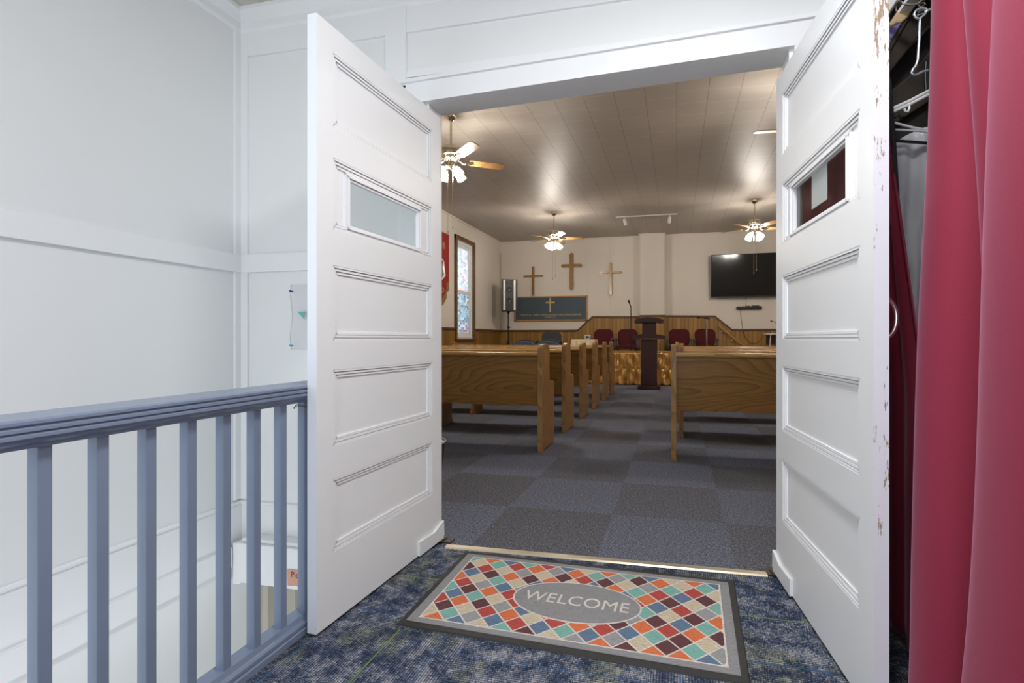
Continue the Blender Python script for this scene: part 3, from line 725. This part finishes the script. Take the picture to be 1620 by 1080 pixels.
hanger('black hanger between the leather coats, only its stem showing', [('stem', [(1465, 98), (1464, 112), (1464, 128), (1465, 142), (1467, 150)], 1), ('arm', [(1416, 186), (1421, 181), (1425, 187), (1430, 185)], .8)], 1.97, .005, 'black')
gb = thing('garment_bag', 'translucent grey garment bag hanging in the closet', 'garment bag', (0, 0, 0))
def gbag(u, v):
    x = lerp(.755, 1.25, u); z = lerp(.06, 1.70, v)+(.055*math.sin(min(1, u*2.2)*PI*.8)*(v**12))
    d = .012*math.sin(u*26+v*5+2*math.sin(v*7))+.010*math.sin(u*47-v*13)+.006*math.sin(u*15+v*41+3*math.sin(u*9))
    return (x+.004*math.sin(v*30), 1.965+d, z)
b = B(); b.grid(gbag, 70, 90); b.done('bag_film', 'garment', gb, smooth=True, solid=.001)
flat('hem_bar', [(1404, 219), (1510, 227), (1510, 231), (1404, 223)], 1.925, .006, 'black', gb, 0)
b = B(); b.box(.80, 1.2, 1.995, 2.0, .3, 1.62); b.done('garment_inside', 'greycloth', gb)
tag(flat('lining', [(1402, 100), (1411, 128), (1418, 215), (1424, 310), (1419, 315), (1408, 190), (1402, 150)], 1.80, .010, 'blackcloth', c2, .003), 'charcoal lining edge')

# ================================================================== PEWS
def pew_end_profile():
    p = [(0, 0), (0, .905)]
    for k in range(0, 11):
        a = PI-PI*k/10; p.append((.13+.125*math.cos(a), .905+.05*math.sin(a)))
    p += [(.262, .635), (.275, .612), (.30, .603), (.40, .603), (.425, .59), (.435, .56), (.435, .06), (.43, .0)]
    # low arch under the foot
    p += [(.38, 0), (.375, .018), (.06, .018), (.055, 0)]
    return p
def make_pew(side, length, label, carved=True):
    """origin: aisle-side rear foot; the bench runs toward side*x; rear panel faces -y"""
    t = thing('church_pew', label, 'pew', (0, 0, 0), group='oak pews facing the stage')
    sgn = side; T = .042
    for k, x0 in enumerate((0, sgn*(length-T))):
        b = B(); b.prism([(x0, y, z) for y, z in pew_end_profile()], (sgn*T, 0, 0))
        en = b.done('pew_end', 'oakz', t)
        xs = 0-sgn*.0008 if k == 0 else None
        if k == 0:
            b = B()
            for q in (1, -1):
                b.tube([(xs, .13+q*(.012+.022*math.sin(s*PI*1.25)), .90-.14*s) for s in [i/12 for i in range(13)]], .0042, seg=5)
            b.tube([(xs, .13+.012*math.cos(s*4.5)*(1-s*.6), .86-.02*math.sin(s*4.5)-.05*s) for s in [i/12 for i in range(13)]], .002, seg=5)
            b.done('carved_scroll', 'handwood', en, smooth=True)
    xa, xb = sorted((sgn*T, sgn*(length-T)))
    b = B(); b.hexa([(xa, .055, .405), (xb, .055, .405), (xb, .077, .405), (xa, .077, .405), (xa, .035, .855), (xb, .035, .855), (xb, .057, .855), (xa, .057, .855)]); b.done('back_panel', 'oak', t)
    prof = [(.030, .846), (.012, .850), (.003, .858), (.000, .868), (.004, .878), (.014, .884), (.05, .887), (.135, .886), (.142, .876), (.135, .866), (.09, .858), (.07, .846)]
    b = B(); b.prism([(xa, y, z) for y, z in prof], (xb-xa, 0, 0)); b.done('cap_rail', 'oakcap', t)
    b = B(); b.hexa([(xa, .075, .44), (xb, .075, .44), (xb, .40, .455), (xa, .40, .455), (xa, .075, .475), (xb, .075, .475), (xb, .41, .485), (xa, .41, .485)]); b.done('seat', 'oak', t)
    b = B(); xm = sgn*1.48; b.prism([(xm, .02, 0), (xm, .40, 0), (xm, .37, .10), (xm, .39, .44), (xm, .06, .44), (xm, .06, .12)], (sgn*.03, 0, 0)); b.done('support', 'oakz', t)
    return t
rowsY = [4.09, 4.98, 5.90, 6.80, 7.73, 8.52]
ordl = ['nearest oak pew', 'second oak pew from the door', 'third oak pew from the door', 'fourth oak pew from the door', 'fifth oak pew from the door', 'front oak pew next to the stage']
pl = make_pew(-1, 3.10, 'nearest oak pew left of the aisle, swirling grain on its back')
pr = make_pew(1, 3.35, 'nearest oak pew right of the aisle, its end post seen edge on')
for i, y in enumerate(rowsY):
    a = pl if i == 0 else dup(pl, label=ordl[i]+' left of the aisle')
    a.location = (-1.15+(.006*i), y, 0)
for i, y in enumerate([4.07, 4.98, 5.90, 6.80, 7.73]):
    a = pr if i == 0 else dup(pr, label=ordl[i]+' right of the aisle, behind the nearest one')
    a.location = (-.043+(.072 if i == 1 else .03*(i > 1)), y, 0)

# ================================================================== STAGE, SKIRT, LECTERN
b = B(); b.box(-2.7, 1.05, 10.66, 12.985, 0, .36); struct(b, 'floor.003', 'roomcarpet', 'low carpeted stage platform', 'stage')
b = B(); b.box(1.05, 1.35, 12.2, 12.985, 0, .24, None); b.box(1.35, 1.65, 12.2, 12.985, 0, .12); struct(b, 'floor.004', 'roomcarpet')
sr = thing('stage_rail', 'wooden rail along the stage edge hung with gathered gold satin', 'rail', (0, 0, 0))
b = B(); b.box(-2.7, 1.05, 10.60, 10.66, .70, .74, None, .006); b.done('top_rail', 'oakcap', sr)
for x in (-2.68, -1.4, -.1, 1.0):
    b = B(); b.box(x, x+.04, 10.61, 10.65, 0, .70); b.done('post', 'oakz', sr)
random.seed(3)
ph = [random.uniform(0, 6.28) for _ in range(8)]
def skirt(u, v):
    x = -2.7+3.75*u; z = .01+.69*v
    w = .5+.5*abs(math.sin(PI*(v*2 % 1.0))) if True else 1
    pin = 1-.75*math.exp(-((v-.5)/.05)**2)
    d = .030*math.sin(x*36+ph[0]+1.2*math.sin(v*6+x*4))+.016*math.sin(x*71+ph[1]+v*7*math.sin(x*5))+.012*math.sin(x*19+v*14+ph[2])
    return (x, 10.555+d*pin*(1.15-.35*v)+(.012 if pin < .6 else 0), z)
cloth('satin_skirt', skirt, 420, 24, 'satin', sr, .001)

lc = thing('lectern', 'dark mahogany lectern with arched shelves at the head of the aisle', 'lectern', (-.53, 9.8, 0))
b = B(); b.box(-.215, .215, -.16, .20, 0, .075, None, .004); b.done('base', 'mahogany', lc)
b = B(); b.box(-.155, .155, -.11, .14, .075, .995, None, .006); b.done('column', 'mahogany', lc)
def arch(wd, z0, z1, sag, y0, y1, nm, m='mahogany'):
    b = B(); n = 12; top = [(-wd+2*wd*i/n) for i in range(n+1)]
    pts = [(x, y0, z1-sag*(x/wd)**2) for x in top]+[(wd, y0, z0)]+[(wd*.62, y0, z0), (wd*.55, y0, z0+.012), (-wd*.55, y0, z0+.012), (-wd*.62, y0, z0)]+[(-wd, y0, z0)]
    b.prism(pts, (0, y1-y0, 0)); b.done(nm, m, lc)
arch(.315, .995, 1.105, .045, -.20, .18, 'lower_shelf')
b = B(); b.box(-.135, .135, -.09, .12, 1.09, 1.325, None, .004); b.done('neck', 'mahogany', lc)
arch(.28, 1.315, 1.425, .045, -.17, .20, 'reading_top')

# ---------------- chairs
def armchair(label, fab, group=None, name='armchair', gm='gunmetal'):
    """faces -y; origin on the floor"""
    t = thing(name, label, 'chair', (0, 0, 0), group=group)
    W = .245
    def back(u, v):
        return None
    n = 14; pts = []
    for i in range(n+1):       # rounded shield outline
        a = PI-PI*i/n; r = .09
    out = [(-.205, .47), (-.245, .55), (-.25, .72)]
    for i in range(9): a = PI-PI/2*i/8; out.append((-.125+.125*math.cos(a), .765+.125*math.sin(a)))
    for i in range(9): a = PI/2-PI/2*i/8; out.append((.125+.125*math.cos(a), .765+.125*math.sin(a)))
    out += [(.25, .72), (.245, .55), (.205, .47)]
    b = B(); b.prism([(x, .22+(z-.47)*.16, z) for x, z in out], (0, .06, 0)); o = b.done('backrest', fab, t, smooth=False)
    md = o.modifiers.new('bevel', 'BEVEL'); md.width = .02; md.segments = 3; md.limit_method = 'ANGLE'
    b = B(); b.box(-.25, .25, -.24, .24, .40, .49, None, .03); b.done('seat', fab, t, smooth=True)
    for s in (-1, 1):
        b = B(); b.box(s*.272-.025, s*.272+.025, -.20, .20, .60, .66, None, .02); b.tube([(s*.272, -.15, .62), (s*.27, -.13, .42), (s*.24, -.12, .42)], .022); b.tube([(s*.272, .17, .62), (s*.27, .19, .42), (s*.24, .2, .42)], .014)
        b.done('armrest', gm, t, smooth=True)
    for sx in (-1, 1):
        for sy in (-1, 1):
            b = B(); b.tube([(sx*.22, sy*.2, .41), (sx*.245, sy*.24, 0)], .013); b.done('leg', 'black', t, smooth=True)
    return t
ch = armchair('burgundy armchair on the stage, farthest left, beside the satin covered table', 'redfab', 'burgundy armchairs on the stage')
ch.location = (-1.835, 12.1, .36)
for x, lb in ((-1.215, 'burgundy armchair on the stage behind the black microphone stand'), (.07, 'burgundy armchair on the stage just right of the lectern'), (.69, 'burgundy armchair on the stage behind the silver microphone stand')):
    dup(ch, (x, 12.1, .36), label=lb)
dk = armchair('charcoal armchair against the panelling left of the outlet', 'darkfab', gm='black'); dk.location = (-2.95, 11.3, 0)
dk.location = (-2.98, 11.6, .0)
for c_ in dk.children: pass
dk.scale = (1.0, 1.0, 1.30)
dk.scale = (1, 1, 1); 
# measured: back top at 1.17 m there, so it stands on a low riser
b = B(); b.box(-3.4, -2.71, 10.9, 12.985, 0, .29); struct(b, 'floor.005', 'roomcarpet'); dk.location = (-3.05, 11.45, .29)

def stackchair(label, fab, group):
    t = thing('stacking_chair', label, 'chair', (0, 0, 0), group=group)
    out = []
    for i in range(13): a = PI-PI*i/12; out.append((.25*math.cos(a), .87+.085*math.sin(a)))
    out = [(-.22, .58)]+out+[(.22, .58)]
    b = B(); b.prism([(x, .20+(z-.58)*.2, z) for x, z in out], (0, .045, 0)); o = b.done('backrest', fab, t)
    md = o.modifiers.new('bevel', 'BEVEL'); md.width = .012; md.segments = 2; md.limit_method = 'ANGLE'
    b = B(); b.box(-.235, .235, -.22, .22, .43, .48, None, .02); b.done('seat', fab, t, smooth=True)
    for s in (-1, 1):
        b = B(); b.tube([(s*.24, -.2, 0), (s*.24, -.19, .44), (s*.24, .2, .45), (s*.235, .27, .80)], .011); b.tube([(s*.24, .24, 0), (s*.24, .18, .44)], .011); b.done('side_frame', 'black', t, smooth=True)
    return t
sc1 = stackchair('blue grey padded chair, left one of the front pair beyond the pews', 'bluefab', 'padded chairs beyond the pews'); sc1.location = (-3.11, 9.35, 0)
dup(sc1, (-2.595, 9.35, 0), label='blue grey padded chair, right one of the front pair beyond the pews')
sc3 = stackchair('dark grey padded chair half hidden behind the left blue grey one', 'darkfab', 'padded chairs beyond the pews'); sc3.location = (-3.28, 10.0, 0.0)
sc3.scale = (1, 1, 1.035)
dup(sc3, (-2.72, 10.0, 0.0), label='dark grey padded chair half hidden behind the right blue grey one')

# satin covered table on the stage
tb = thing('side_table', 'small table under an ivory gold satin cloth on the stage', 'table', (-2.13, 11.3, .36))
for sx in (-1, 1):
    for sy in (-1, 1):
        b = B(); b.box(sx*.22-.02, sx*.22+.02, sy*.17-.02, sy*.17+.02, 0, .60); b.done('leg', 'oakz', tb)
b = B(); b.box(-.26, .26, -.2, .2, .60, .625); b.done('tabletop', 'oak', tb)
cl = B(); n = 60
ringt, ringm, ringb = [], [], []
for i in range(n*2):
    a = 2*PI*i/(n*2); c, s = math.cos(a), math.sin(a); k = 1/max(abs(c)/.275, abs(s)/.215)
    wv = .5+.5*math.sin(a*15); 
    ringt.append(cl.bm.verts.new((-2.13+c*k*.97, 11.3+s*k*.97, .988)))
    ringm.append(cl.bm.verts.new((-2.13+c*(k+.012), 11.3+s*(k+.012), .978)))
    ringb.append(cl.bm.verts.new((-2.13+c*(k+.03+.03*wv), 11.3+s*(k+.03+.03*wv), .60+.03*wv)))
cl.face(ringt)
for r0, r1 in ((ringt, ringm), (ringm, ringb)):
    for i in range(n*2): cl.face([r0[i], r0[(i+1) % (n*2)], r1[(i+1) % (n*2)], r1[i]])
tag(cl.done('tablecloth', 'ivory', smooth=True), 'ivory gold satin cloth draped over the small stage table', 'tablecloth')

# ---------------- microphone stands
m1 = thing('microphone_stand', 'black microphone stand on the stage left of the lectern', 'microphone stand', (-1.06, 11.6, .36))
b = B(); b.tube([(0, 0, .05), (0, 0, 1.42)], .011); b.lathe([(.02, 0), (.02, .05), (.013, .07)], (0, 0, .82), 12); b.done('pole', 'black', m1, smooth=True)
for k in range(3):
    a = 2*PI*k/3+.7; b = B(); b.tube([(0, 0, .22), (.3*math.cos(a), .3*math.sin(a), .01)], .008); b.done('leg', 'black', m1, smooth=True)
b = B(); b.lathe([(.012, 0), (.016, .10), (.026, .13), (.028, .16), (.018, .18), (0, .185)], (0, 0, 1.40), 12, None, (-.35, 0, 1)); b.done('microphone', 'black', m1, smooth=True)
m2 = thing('microphone_stand', 'silver microphone stand right of the lectern with a sideways microphone', 'microphone stand', (.68, 11.55, .36))
b = B(); b.lathe([(.14, 0), (.14, .015), (.02, .03)], (0, 0, 0), 20); b.done('base', 'black', m2, smooth=True)
b = B(); b.tube([(0, 0, .02), (0, 0, 1.1)], .018); b.done('pole', 'chrome', m2, smooth=True)
b = B(); b.lathe([(.02, -.06), (.02, .05), (.013, .06), (.013, .14), (.03, .16), (.03, .20), (.015, .22)], (.0, 0, 1.12), 12, None, (-1, 0, .12)); b.done('microphone', 'black', m2, smooth=True)

# ---------------- loudspeaker and tripod
sp = thing('speaker_stand', 'black tripod stand in the far left corner under the loudspeaker', 'stand', (-4.36, 12.2, 0))
b = B(); b.tube([(0, 0, .45), (0, 0, 1.72)], .018); b.lathe([(.03, 0), (.03, .05), (.02, .06)], (0, 0, 1.28), 12); b.tube([(0, 0, 1.31), (.07, -.02, 1.31)], .014); b.lathe([(.018, 0), (.05, .06), (.05, .07)], (0, 0, 1.66), 14); b.done('pole', 'black', sp, smooth=True)
for k in range(3):
    a = 2*PI*k/3-.5; b = B(); b.tube([(0, 0, .98), (.36*math.cos(a), .36*math.sin(a), .02)], .014); b.tube([(0, 0, .5), (.2*math.cos(a), .2*math.sin(a), .46)], .008); b.done('leg', 'black', sp, smooth=True)
ls = thing('loudspeaker', 'black loudspeaker with two pale side strips on the tripod stand', 'loudspeaker', (-4.36, 12.2, 1.735), rz=.5)
b = B(); b.prism([(-.16, .17, 0), (.16, .17, 0), (.215, -.17, 0), (-.215, -.17, 0)], (0, 0, .83)); o = b.done('cabinet', 'black', ls)
for s in (-1, 1):
    b = B(); b.box(s*.135-.028, s*.135+.028, -.186, -.168, .02, .81, None, .006); b.done('side_strip', 'silver', ls)
for s in (-1, 1):
    b = B(); b.lathe([(.036, 0), (.03, .008), (.012, -.006), (0, -.01)], (s*.045, -.172, .75), 16, None, (0, -1, 0)); b.done('tweeter', 'gunmetal', ls, smooth=True)
for z in (.55, .26):
    b = B(); b.lathe([(.075, 0), (.068, .006), (.03, -.002), (.016, .004), (0, .008)], (0, -.17, z), 24, None, (0, -1, 0)); b.done('woofer', 'black', ls, smooth=True)
    b = B(); b.box(-.016, .02, -.182, -.178, z-.006, z+.010); b.done('badge', 'silver', ls)

# ---------------- crosses, board, tv
def cross(label, cx, z0, z1, hz, wx0, wx1, w, m, pointed=True):
    t = thing('wooden_cross', label, 'cross', (0, 0, 0), group='wooden crosses on the end wall')
    p = w*.42
    b = B(); b.prism([(cx-w/2, 12.945, z0+p), (cx, 12.945, z0), (cx+w/2, 12.945, z0+p), (cx+w/2, 12.945, z1-p), (cx, 12.945, z1), (cx-w/2, 12.945, z1-p)], (0, .03, 0)); b.done('upright', m, t)
    h = w*.85; b = B(); b.prism([(wx0, 12.96, hz), (wx0+p, 12.96, hz-h/2), (wx1-p, 12.96, hz-h/2), (wx1, 12.96, hz), (wx1-p, 12.96, hz+h/2), (wx0+p, 12.96, hz+h/2)], (0, .038, 0)); b.done('crossbar', m, t)
cross('slim brown wooden cross on the wall above the slate board', -3.90, 2.20, 3.03, 2.755, -4.20, -3.61, .062, 'cross')
cross('largest wooden cross, centre one of the three on the wall', -2.805, 2.33, 3.37, 3.01, -3.11, -2.50, .108, 'cross')
cross('pale slim wooden cross nearest the boxed column', -1.727, 2.175, 3.07, 2.79, -2.03, -1.41, .062, 'crosspale')
bd = thing('scripture_board', 'slate blue board with a gilt cross and a line of scripture', 'sign', (0, 0, 0))
x0, x1, z0, z1 = -4.43, -2.385, 1.52, 2.165
b = B(); b.box(x0, x1, 12.965, 12.999, z0, z1); b.done('panel', 'board', bd)
b = B()
for r in ((x0-.02, x1+.02, z0-.02, z0+.012), (x0-.02, x1+.02, z1-.012, z1+.02), (x0-.02, x0+.012, z0-.02, z1+.02), (x1-.012, x1+.02, z0-.02, z1+.02)): b.box(r[0], r[1], 12.95, 12.999, r[2], r[3])
b.done('frame', 'handwood', bd)
b = B(); cx = -3.41; b.box(cx-.022, cx+.022, 12.955, 12.966, 1.745, 2.115, None, .004); b.box(cx-.10, cx+.10, 12.952, 12.963, 1.99, 2.03, None, .004)
for dx, dz in ((-.105, 2.01), (.105, 2.01), (0, 2.115)): b.lathe([(.024, 0), (.024, .01), (0, .016)], (cx+dx, 12.966, dz), 12, None, (0, -1, 0))
b.done('gilt_cross', 'gilt', bd)
text('scripture_line', 'I CAN DO ALL THINGS THROUGH CHRIST WHO STRENGTHEN ME.', .078, (cx-.01, 12.962, 1.665), (PI/2, 0, 0), 'gilt', bd, .001, .74)
text('scripture_reference', 'PHILIPPIANS 4:13', .05, (cx, 12.962, 1.602), (PI/2, 0, 0), 'gilt', bd, .001, .80)

tv_ = 0
tv = thing('television', 'large black flat television on the end wall', 'television', (0.86, 12.86, 2.06), rz=-.015)
b = B(); b.box(0, 1.86, -.03, .02, 0, 1.075, None, .004); b.done('housing', 'black', tv)
b = B(); b.box(.015, 1.845, -.033, -.029, .03, 1.06); b.done('screen', 'screen', tv)
b = B(); b.box(.6, 1.2, .02, .169, .3, .6); b.done('wall_bracket', 'gunmetal', tv)
tv.rotation_euler = (math.radians(6), 0, -.015)
sb = thing('soundbar', 'short black bar shaped speaker on the wall under the television', 'speaker', (0, 0, 0))
b = B(); b.box(1.49, 2.10, 12.90, 12.99, 1.755, 1.825, None, .012); b.done('body', 'black', sb)
b = B(); b.box(1.72, 1.82, 12.91, 12.98, 1.82, 1.838, None, .004); b.box(1.86, 2.04, 12.91, 12.98, 1.815, 1.845, None, .004); b.done('bracket', 'black', sb)
b = B(); b.tube([(1.71, 12.96, 2.06), (1.74, 12.975, 1.97), (1.72, 12.975, 1.84)], .005); tag(b.done('cable', 'gunmetal', smooth=True), 'thin cable from the television down to the bar speaker', 'cable')
b = B(); b.tube([(1.60, 12.97, 1.748), (1.60, 12.98, 1.6), (1.63, 12.975, 1.4), (1.65, 12.95, 1.2), (1.70, 12.95, 1.05), (1.82, 12.95, .90), (1.95, 12.95, .885), (2.05, 12.95, .95), (2.18, 12.95, 1.12)], .005); tag(b.done('cable', 'black', smooth=True), 'long thin cable drooping from the bar speaker across the panelling', 'cable')

hrl = thing('wall_handrail', 'short sloping oak handrail on the panelling by the stage steps', 'handrail', (0, 0, 0))
b = B(); b.tube([(1.04, 12.88, 1.35), (1.68, 12.88, .80)], .022, seg=12); b.done('rail', 'handwood', hrl, smooth=True)
for x, z in ((1.13, 1.24), (1.40, 1.01)):
    b = B(); b.lathe([(.035, 0), (.035, .015), (.02, .03)], (x, 12.985, z-.05), 14, None, (0, -1, 0)); b.tube([(x, 12.97, z-.05), (x, 12.90, z-.04), (x, 12.885, z+.01)], .010); b.done('bracket', 'chrome', hrl, smooth=True)
ot = thing('wall_outlet', 'white outlet box on the panelling beside the stage', 'outlet', (0, 0, 0))
b = B(); b.box(-2.44, -2.28, 12.955, 12.985, .99, 1.11, None, .006); b.done('cover', 'coverplate', ot); b = B(); b.box(-2.41, -2.35, 12.95, 12.957, 1.02, 1.08); b.box(-2.34, -2.305, 12.95, 12.957, 1.03, 1.07); b.done('sockets', 'black', ot)
# small stand with gooseneck microphone at right
kt = thing('music_desk', 'thin topped desk with a hanging cord right of the stage', 'desk', (0, 0, 0))
b = B(); b.box(2.0, 2.75, 11.75, 12.1, 1.10, 1.125, None, .006); b.done('desk_top', 'silver', kt)
b = B(); b.box(2.05, 2.75, 12.0, 12.05, .86, 1.09); b.done('back_board', 'mahogany', kt)
for x in (2.24, 2.7):
    b = B(); b.tube([(x, 11.95, 0), (x, 11.95, 1.10)], .02); b.done('leg', 'gunmetal', kt, smooth=True)
b = B(); b.tube([(2.14, 11.76, 1.135), (2.10, 11.72, 1.12), (2.08, 11.71, 1.0), (2.07, 11.71, .7), (2.07, 11.71, .02)], .009); b.done('white_cord', 'silver', kt, smooth=True)
gm = thing('gooseneck_microphone', 'thin gooseneck microphone standing on the desk right of the stage', 'microphone', (0, 0, 0))
b = B(); b.tube([(2.36, 11.9, 1.135), (2.33, 11.9, 1.2), (2.27, 11.88, 1.34), (2.2, 11.86, 1.39), (2.13, 11.86, 1.41)], .006); b.lathe([(.03, 0), (.03, .012)], (2.36, 11.9, 1.1255), 12); b.done('neck', 'black', gm, smooth=True)
b = B(); b.lathe([(.012, 0), (.017, .02), (.014, .04), (0, .045)], (2.15, 11.86, 1.405), 10, None, (-1, 0, .2)); b.done('capsule', 'black', gm, smooth=True)

# banner on the side wall
bn = thing('banner', 'red hanging banner with gold trim and pale figure on the side wall', 'banner', (0, 0, 0))
X = -4.84
b = B(); b.prism([(X, 9.71, 3.26), (X, 9.71, 2.12), (X, 9.56, 1.96), (X, 9.40, 1.78), (X, 9.2, 1.62), (X, 8.7, 1.62), (X, 8.5, 1.78), (X, 8.2, 2.12), (X, 8.2, 3.26)], (.008, 0, 0)); b.done('cloth', 'banner', bn)
b = B(); b.prism([(X+.008, 9.71, 2.25), (X+.008, 9.60, 2.20), (X+.008, 9.60, 2.08), (X+.008, 9.50, 1.95), (X+.008, 9.3, 1.75), (X+.008, 9.2, 1.62), (X+.008, 9.45, 1.74), (X+.008, 9.60, 1.88), (X+.008, 9.60, 2.0), (X+.008, 9.71, 2.06)], (.004, 0, 0)); b.done('gold_border', 'bannergold', bn)
text('letter', 'B', .20, (X+.010, 9.46, 2.98), (PI/2, 0, PI/2), 'gilt', bn, .002, 1)
text('letter', 'O', .16, (X+.010, 9.42, 2.03), (PI/2, 0, PI/2), 'gilt', bn, .002, 1)
b = B(); b.tube([(X+.012, 9.30+.13*math.cos(a), 2.62+.06*math.sin(a)) for a in [2.6-.35*i for i in range(10)]], .025); b.tube([(X+.012, 9.42, 2.6), (X+.012, 9.40, 2.48), (X+.012, 9.44, 2.35), (X+.012, 9.36, 2.25)], [.03, .05, .05, .02]); b.done('pale_figure', 'silver', bn, smooth=True)
b = B(); b.tube([(X, 8.15, 3.27), (X, 9.74, 3.27)], .012); b.done('banner_rod', 'gilt', bn, smooth=True)

# waste bin
wb = thing('waste_bin', 'dark plastic waste bin with a pale rim just inside the left door', 'bin', (-1.67, 2.98, 0))
b = B(); b.lathe([(.10, 0), (.115, .05), (.14, .315), (.145, .32), (.14, .325), (.132, .315), (.105, .03), (0, .02)], (0, 0, 0), 28); b.done('body', 'blackcloth', wb, smooth=True)
b = B(); b.lathe([(.141, .312), (.149, .320), (.147, .328), (.141, .329), (.139, .318)], (0, 0, 0), 28); b.done('bin_liner', 'silver', wb, smooth=True)
wb.scale = (1, 1, .95)

# ================================================================== CEILING FANS
def make_fan(label, angle):
    t = thing('ceiling_fan', label, 'ceiling fan', (0, 0, CH), group='brass ceiling fans with lit glass shades')
    b = B(); b.lathe([(.068, 0), (.068, -.02), (.06, -.045), (.03, -.07), (.018, -.08)], (0, 0, 0), 24); b.done('canopy', 'brass', t, smooth=True)
    b = B(); b.tube([(0, 0, -.06), (0, 0, -.42)], .014, seg=12); b.done('downrod', 'brass', t, smooth=True)
    b = B(); b.lathe([(.02, -.395), (.05, -.40), (.13, -.415), (.138, -.43), (.138, -.50), (.13, -.51), (.115, -.515), (.10, -.545), (.085, -.56), (.05, -.575), (.05, -.60), (.062, -.61), (.062, -.645), (.04, -.66), (0, -.665)], (0, 0, 0), 32); b.done('motor_housing', 'brass', t, smooth=True)
    for k in range(5):
        a = angle+2*PI*k/5; ca, sa = math.cos(a), math.sin(a)
        def P(r, s, z): return (r*ca-s*sa, r*sa+s*ca, z)
        b = B(); b.tube([P(.10, 0, -.555), P(.15, 0, -.585), P(.20, 0, -.575)], .009); 
        b.prism([P(.18, -.03, -.578), P(.25, -.035, -.578), P(.28, 0, -.578), P(.25, .035, -.578), P(.18, .03, -.578)], (0, 0, .006)); b.done('blade_arm', 'brass', t, smooth=True)
        out = [(.22, -.045), (.25, -.058), (.60, -.068), (.64, -.055), (.655, -.03), (.655, .03), (.64, .055), (.60, .068), (.25, .058), (.22, .045)]
        b = B(); b.prism([P(r, s, -.566-s*.21) for r, s in out], (0, 0, .008)); b.done('fan_blade', 'blade', t)
    for k in range(4):
        a = angle+.5+PI/2*k; ca, sa = math.cos(a), math.sin(a)
        b = B(); b.tube([(.04*ca, .04*sa, -.63), (.075*ca, .075*sa, -.635), (.105*ca, .105*sa, -.68)], .012); hl = b.done('lamp_arm', 'brass', t, smooth=True)
        b = B(); b.lathe([(.022, 0), (.034, .02), (.044, .05), (.052, .085), (.058, .11), (.03, .118), (0, .12)], (.10*ca, .10*sa, -.675), 18, None, (ca*.75, sa*.75, -1)); b.done('lamp_shade', 'lamp', t, smooth=True)
    for s, ln in ((.03, 1.38), (-.02, 1.44)):
        b = B(); b.tube([(s, s*.5-.03, -.66), (s, s*.5-.03, -ln)], .003, seg=5); b.lathe([(.004, 0), (.009, .02), (.005, .035), (0, .036)], (s, s*.5-.03, -ln-.03), 8); b.done('pull_chain', 'brass', t, smooth=True)
    return t
f1 = make_fan('brass ceiling fan beside the left door leaf, nearest and largest', YAW+math.radians(20)); f1.location = (-2.70, 5.48, CH)
f2 = make_fan('brass ceiling fan above the three wooden crosses', YAW); f2.location = (-2.60, 10.2, CH)
dup(f2, (1.51, 10.13, CH), label='brass ceiling fan in front of the television')
dup(f1, (1.45, 5.48, CH), rz=math.radians(8), label='ceiling fan by the right door leaf, only one blade showing')

# track light
tl = thing('track_light', 'white track light with two small heads on the ceiling before the column', 'track light', (0, 0, 0))
b = B(); b.box(-1.33, .02, 10.84, 10.87, CH-.025, CH-.0005); b.done('track', 'lampwhite', tl)
for x, tilt in ((-1.14, .25), (-.14, -.15)):
    b = B(); b.tube([(x, 10.855, CH-.02), (x, 10.855, CH-.07)], .01); b.lathe([(.03, 0), (.036, .02), (.038, .13), (.034, .14), (.03, .12), (0, .1)], (x, 10.86, CH-.06), 16, None, (tilt, .5, -1)); b.done('lamp_head', 'lampwhite', tl, smooth=True)
b = B(); b.prism([(-.60, 3.02, .0008), (-.585, 3.015, .0008), (-.578, 3.028, .0008), (-.59, 3.04, .0008)], (0, 0, .004)); M['scrap'] = plain('orange_scrap', (190, 110, 60), .8, bump=0)
tag(b.done('paper_scrap', 'scrap'), 'tiny orange scrap lying on the aisle carpet inside the doorway', 'scrap')
